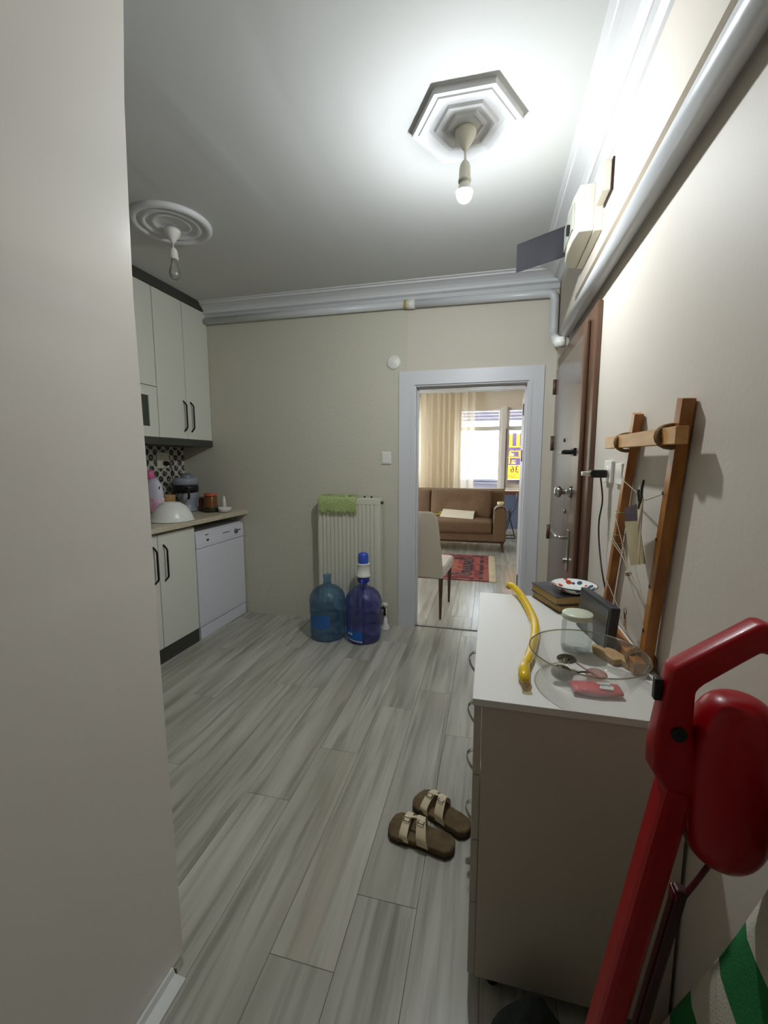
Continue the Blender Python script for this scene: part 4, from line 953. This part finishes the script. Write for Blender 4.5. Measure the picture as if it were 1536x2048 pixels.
for (x0, x1) in ((-.55, .175), (.368, 1.2)):
    SH = clear('shutter_lilac', (180, 176, 200), 0, .97, (176, 170, 180), 1)
    rs = thing('roller_shutter', ((x0+x1)/2, YW+.15, 2.3), 'lilac roller shutter slats outside the %s window' % ('centre' if x0 < 0 else 'right'), 'shutter')
    for k in range(3): O('slat', B((x0, x1, YW+.14, YW+.155, 2.185+k*.062, 2.243+k*.062)), SH, rs, bev=.004)
# banner outside the right window (seen from behind)
bn = thing('sale_banner', (.8, YW+.27, 1.03), 'purple and yellow lettered banner hung outside the right window', 'banner')
PURP = clear('banner_purple', (158, 142, 180), .0, .85, (164, 148, 172), 1); BYEL = clear('banner_yellow', (252, 222, 120), 0, .85, (255, 218, 124), 1)
yb_ = YW+.26; BX = .235
def back_text(s, size, x, z, mat, sx=1, dy=0):
    return text('lettering', s, size, mat, bn, Matrix.Translation((x, yb_+.001+dy, z)) @ Matrix.Diagonal((-sx, 1, 1, 1)) @ Matrix.Rotation(PI/2, 4, 'X'), .0012 if dy == 0 else .0006, 'RIGHT')
rows_t = [back_text('ras', .25, .245, 1.568, BYEL, 1.25), back_text('ak', .178, .300, 1.39, BYEL, 1.45)]
cut = bmesh.new()
for t_ in rows_t:
    b_ = bmesh.new(); b_.from_mesh(t_.data); b_.transform(Matrix.Translation(wloc(t_)))
    c0 = [v.co.copy() for v in b_.verts]; yy0 = min(v.y for v in c0); yy1 = max(v.y for v in c0)
    for v in b_.verts: v.co.y = yb_-.01 if v.co.y < (yy0+yy1)/2 else yb_+.012
    tmpm = bpy.data.meshes.new('t'); bmesh.ops.remove_doubles(b_, verts=b_.verts, dist=1e-5); b_.to_mesh(tmpm); cut.from_mesh(tmpm); b_.free()
cm = bpy.data.meshes.new('cut'); cut.to_mesh(cm); cut.free(); co_ = bpy.data.objects.new('cut', cm); C.objects.link(co_)
pur = B((BX, .385, yb_, yb_+.002, 1.692, 1.95), (.445, .52, yb_, yb_+.002, 1.692, 1.95), (.585, 1.35, yb_, yb_+.002, 1.692, 1.95))
O('cloth', pur, PURP, bn)
def cutout(z0, z1):
    o = O('cloth', B((BX, 1.35, yb_, yb_+.002, z0, z1)), PURP, bn)
    md = o.modifiers.new('cut', 'BOOLEAN'); md.operation = 'DIFFERENCE'; md.object = co_; md.solver = 'EXACT'
    bpy.context.view_layer.update()
    me = bpy.data.meshes.new_from_object(o.evaluated_get(bpy.context.evaluated_depsgraph_get())); o.modifiers.clear()
    if len(me.polygons) > 6: o.data = me
cutout(1.480, 1.665); cutout(1.31, 1.455)
bpy.data.objects.remove(co_)
O('yellow_field', B((BX, 1.35, yb_, yb_+.002, 1.032, 1.309)), BYEL, bn)
for z0, z1 in ((1.665, 1.692), (1.455, 1.480)): O('stripe', B((BX, 1.35, yb_, yb_+.002, z0, z1)), BYEL, bn)
for x0, x1 in ((.385, .445), (.52, .585)): O('letter_bar', B((x0, x1, yb_, yb_+.002, 1.692, 1.93)), BYEL, bn)
back_text('36 7', .19, .275, 1.225, M('banner_violet_ink', (96, 74, 110), .8), .95, -.003); back_text('GORT', .080, .262, 1.088, M('banner_brown', (120, 92, 50), .8), 1.2, -.003)
bal = O('balcony_slab', B((LX0, LX1, YW+.2, YW+1.0, -.2, -.02)), M('concrete', (170, 166, 160), .9), kind='structure')
ral = thing('balcony_railing', (.8, YW+.285, -.02), 'pale lilac railing outside below the lettered banner', 'railing')
RAILM = M('railing_lilac', (186, 188, 214), .5)
for z in (.99, .93, .40): O('rail', B((-2.5, 1.6, YW+.265, YW+.295, z, z+.035)), RAILM, ral)
O('infill_panel', B((-2.5, 1.6, YW+.297, YW+.305, .42, 1.02)), RAILM, ral)
for x in (-2.5, -1.4, -.4, .7, 1.57): O('post', B((x, x+.03, YW+.306, YW+.336, -.02, 1.95)), RAILM, ral)
# curtain
ct = thing('sheer_curtain', (-1.2, YW-.13, .1), 'sheer cream curtain hanging over the left living room window', 'curtain')
bm = bmesh.new(); N = 260; top = []; bot = []
for i in range(N+1):
    x = -2.5+(2.5-.285)*i/N; ph = x*46+1.7*math.sin(x*7); a_ = .028*math.sin(ph)+.010*math.sin(ph*2.3)
    top.append(bm.verts.new((x, YW-.13+a_*.8, ZC-.005))); bot.append(bm.verts.new((x+.006*math.sin(x*13), YW-.13+a_*1.2, .06)))
for i in range(N): bm.faces.new((top[i], top[i+1], bot[i+1], bot[i]))
O('fabric', bm, CURT, ct, smooth=True)
O('curtain_rail', B((-2.55, .9, YW-.16, YW-.10, ZC-.014, ZC)), DOORF, ct)
# ceiling lamp
lp = thing('flush_ceiling_lamp', (-.05, 7.75, ZC), 'round flush ceiling lamp in the living room', 'lamp')
O('diffuser', L([(.26, ZC), (.26, ZC-.012), (.20, ZC-.022), (0, ZC-.026)], (-.06, 7.80, 0), 40, cap=False), M('lamp_glass', (250, 240, 220), .4, emit=((255, 238, 205), 1.1)), lp, smooth=True)
# sofa
sf = thing('sofa', (-.9, 7.0, 0), 'brown fabric sofa with buttoned back cushions in living room', 'sofa')
O('base', B((-2.1, .282, 6.62, 7.46, .165, .29)), SOFA, sf, bev=.02)
O('wood_rail', B((-2.08, .262, 6.645, 7.42, .14, .165)), WALNUT, sf)
O('back_frame', PR([(7.22, .28), (7.46, .28), (7.46, .86), (7.44, .93), (7.38, .935), (7.30, .90)], 'x', -2.1, .272), SOFA, sf, bev=.02)
def cushion(x0, x1, y0, y1, z0, z1, lean=0, puff=.02, tufts=()):
    bm = bmesh.new(); nx, ny, nz2 = 16, 6, 10; bmesh.ops.create_cube(bm, size=1)
    bmesh.ops.subdivide_edges(bm, edges=bm.edges[:], cuts=9, use_grid_fill=True)
    for v in bm.verts:
        x, y, z = v.co*2
        ex = (1-x**4); ey = (1-y**4); ez = (1-z**4)
        X = (x0+x1)/2+x*((x1-x0)/2)*(1-.03*(1-ez*ey)); Y = (y0+y1)/2+y*((y1-y0)/2+(puff*ex*ez if abs(y) > .99 else 0)); Z = (z0+z1)/2+z*((z1-z0)/2+(puff*ex*ey if abs(z) > .99 else 0))
        for tx, tz in tufts:
            if y < -.9: Y += .03*math.exp(-((X-tx)**2+(Z-tz)**2)/.006)
        Y += lean*(Z-z0); v.co = Vector((X, Y, Z))
    return bm
O('seat_cushion', cushion(-1.0, .080, 6.60, 7.2, .29, .48), SOFA, sf, smooth=True, bev=.03)
O('seat_cushion', cushion(-2.08, -1.005, 6.60, 7.2, .29, .48), SOFA, sf, smooth=True, bev=.03)
O('back_cushion', cushion(-.925, .062, 6.99, 7.18, .48, .92, .22, .02, ((-.31, .75), (-.60, .73))), SOFA, sf, smooth=True, bev=.035)
O('back_cushion', cushion(-1.94, -.93, 6.99, 7.18, .48, .92, .22, .02, ((-1.3, .75), (-1.6, .73))), SOFA, sf, smooth=True, bev=.035)
O('armrest', PR([(.086, .17), (.276, .17), (.286, .5), (.284, .62), (.262, .69), (.20, .71), (.14, .695), (.10, .65), (.088, .5)], 'y', 6.60, 7.42), SOFA, sf, bev=.02)
O('armrest', B((-2.28, -2.09, 6.60, 7.42, .17, .70)), SOFA, sf, bev=.03)
for x, y in ((.225, 6.665), (-2.15, 6.665), (.225, 7.38), (-2.15, 7.38)):
    O('leg', L([(.012, 0), (.026, .15)], (0, 0, 0), 14), WALNUT, sf); lg = C.objects[-1]; 
    for v in lg.data.vertices:
        w_ = v.co+sf.location; k = w_.z/.15; v.co = Vector((w_.x+x+(.018 if x > 0 else -.018)*(1-k), w_.y+y-.01*(1-k), w_.z))-sf.location
bd = thing('cream_board', (-.47, 6.95, .5), 'cream board propped on the brown sofa cushions', 'board')
O('board_panel', quad([(-.745, 6.80, .505), (-.215, 6.70, .495), (-.20, 7.02, .592), (-.70, 7.04, .625)], .008), M('cream_card', (232, 220, 192), .6), bd)
yc_ = thing('yellow_ruler', (-.77, 6.95, .52), 'small yellow object beside the cream board on sofa', 'tool')
bm = bmesh.new(); bar((-.84, 6.93, .53), (-.72, 6.94, .535), .012, .03, (0, 0, 1), bm); bar((-.77, 6.96, .56), (-.69, 6.97, .575), .01, .03, (0, 0, 1), bm)
O('ruler_body', bm, M('yellow_tool', (226, 210, 20), .5), yc_)
cb = thing('cream_candle_bowl', (.20, 6.85, .71), 'small cream bowl standing on the sofa armrest', 'bowl')
O('bowl_body', L([(.02, .712), (.045, .714), (.052, .73), (.052, .765), (.046, .768), (.044, .74), (0, .735)], (.195, 6.83, 0), 24, cap=False), M('cream_ceramic', (226, 212, 160), .4), cb, smooth=True)
ac = thing('arm_cover', (.19, 6.7, .7), 'pale cloth laid over the end of the sofa armrest', 'cloth')
bm = bmesh.new(); arc = [(.098, .655), (.138, .702), (.20, .717), (.263, .697), (.288, .625), (.291, .58)]
g = [[bm.verts.new((x, y, z+.002)) for x, z in arc] for y in (6.59, 6.68, 6.78)]
for a_, b_ in zip(g, g[1:]):
    for k in range(len(arc)-1): bm.faces.new((a_[k], a_[k+1], b_[k+1], b_[k]))
o = O('cloth_sheet', bm, M('pale_arm_cloth', (176, 156, 142), .9), ac, smooth=True); md = o.modifiers.new('s', 'SOLIDIFY'); md.thickness = .003; md.offset = 1

# dining chair (seen from behind)
dc = thing('dining_chair', (-.366, 3.62, 0), 'cream upholstered dining chair with walnut legs inside the doorway', 'chair')
RM = Matrix.Translation((-.366, 3.62, 0)) @ Matrix.Rotation(D(-5), 4, 'Z')
def cadd(name, bm, mat, bev=0, smooth=False):
    bm.transform(RM); return O(name, bm, mat, dc, bev=bev, smooth=smooth)
bk = [(.004, .375), (-.02, .62), (-.046, .84), (-.056, .905), (-.085, .948), (-.13, .96), (-.34, .96), (-.385, .948), (-.414, .905), (-.424, .84), (-.45, .62), (-.474, .375)]
cadd('backrest', PR(bk, 'y', .0, .055), CUPH, .012)
cadd('seat', PR(rpoly(-.47, .01, .056, .56, .05), 'z', .375, .475), M('seat_fabric', (222, 212, 200), .9), .02)
for x, y in ((-.018, .03), (-.452, .03), (-.03, .525), (-.44, .525)):
    bm = L([(.011, 0), (.022, .375)], (x, y, 0), 4); cadd('leg', bm, WALNUT, .003)
# rug
rg = thing('kilim_rug', (-.765, 5.645, 0), 'red patterned kilim rug with cream fringe on living room floor', 'rug')
bm = B((-.80, .80, -.69, .69, .001, .009)); bm.transform(Matrix.Translation((-.765, 5.645, 0)) @ Matrix.Rotation(.012, 4, 'Z'))
O('weave', bm, RUG, rg, loc=(-.765, 5.645, 0))
bm = bmesh.new()
for s in (-1, 1):
    for k in range(110):
        y = 5.645-.685+1.37*k/109; x = -.765+s*.80; l = random.uniform(.075, .10)
        bar((x, y, .006), (x+s*l, y+random.uniform(-.008, .008), .004), .011, .003, (0, 1, 0), bm)
O('fringe', bm, M('fringe_cream', (214, 200, 168), .95), rg, kind='stuff')
# wall-hung desk slab and chair
dk = thing('desk_shelf', (.6, 8.45, .8), 'wood edged white desk top beneath the right living room window', 'desk')
O('top', B((.272, 1.1, 8.24, YW-.062, .79, .835)), M('desk_white', (232, 228, 222), .4), dk, bev=.002)
O('front_edge', B((.27, 1.1, 8.228, 8.24, .77, .84)), M('desk_edge_wood', (132, 84, 64), .5), dk)
O('leg', B((.95, 1.0, 8.3, 8.35, 0, .789)), WALNUT, dk)
oc = thing('shell_chair', (.52, 8.2, 0), 'grey plastic shell chair with wire sled legs at the desk', 'chair')
bm = bmesh.new(); prof_ = [(.358, .48), (.40, .462), (.445, .468), (.475, .52), (.49, .60), (.505, .70), (.525, .80)]
g = [[bm.verts.new((x, y, z+.02*((y-8.08)/.2)**2)) for x, z in prof_] for y in (7.88, 7.98, 8.08, 8.18, 8.28)]
for a_, b_ in zip(g, g[1:]):
    for k in range(len(prof_)-1): bm.faces.new((a_[k], a_[k+1], b_[k+1], b_[k]))
o = O('shell', bm, M('grey_violet_plastic', (78, 74, 98), .45), oc, smooth=True); md = o.modifiers.new('s', 'SOLIDIFY'); md.thickness = .014
for y in (7.92, 8.24):
    O('leg', T(fillet([(.37, y, .46), (.50, y, .008), (.30, y, .008), (.42, y, .46)], .02), .008, 8), BLACK, oc, smooth=True)
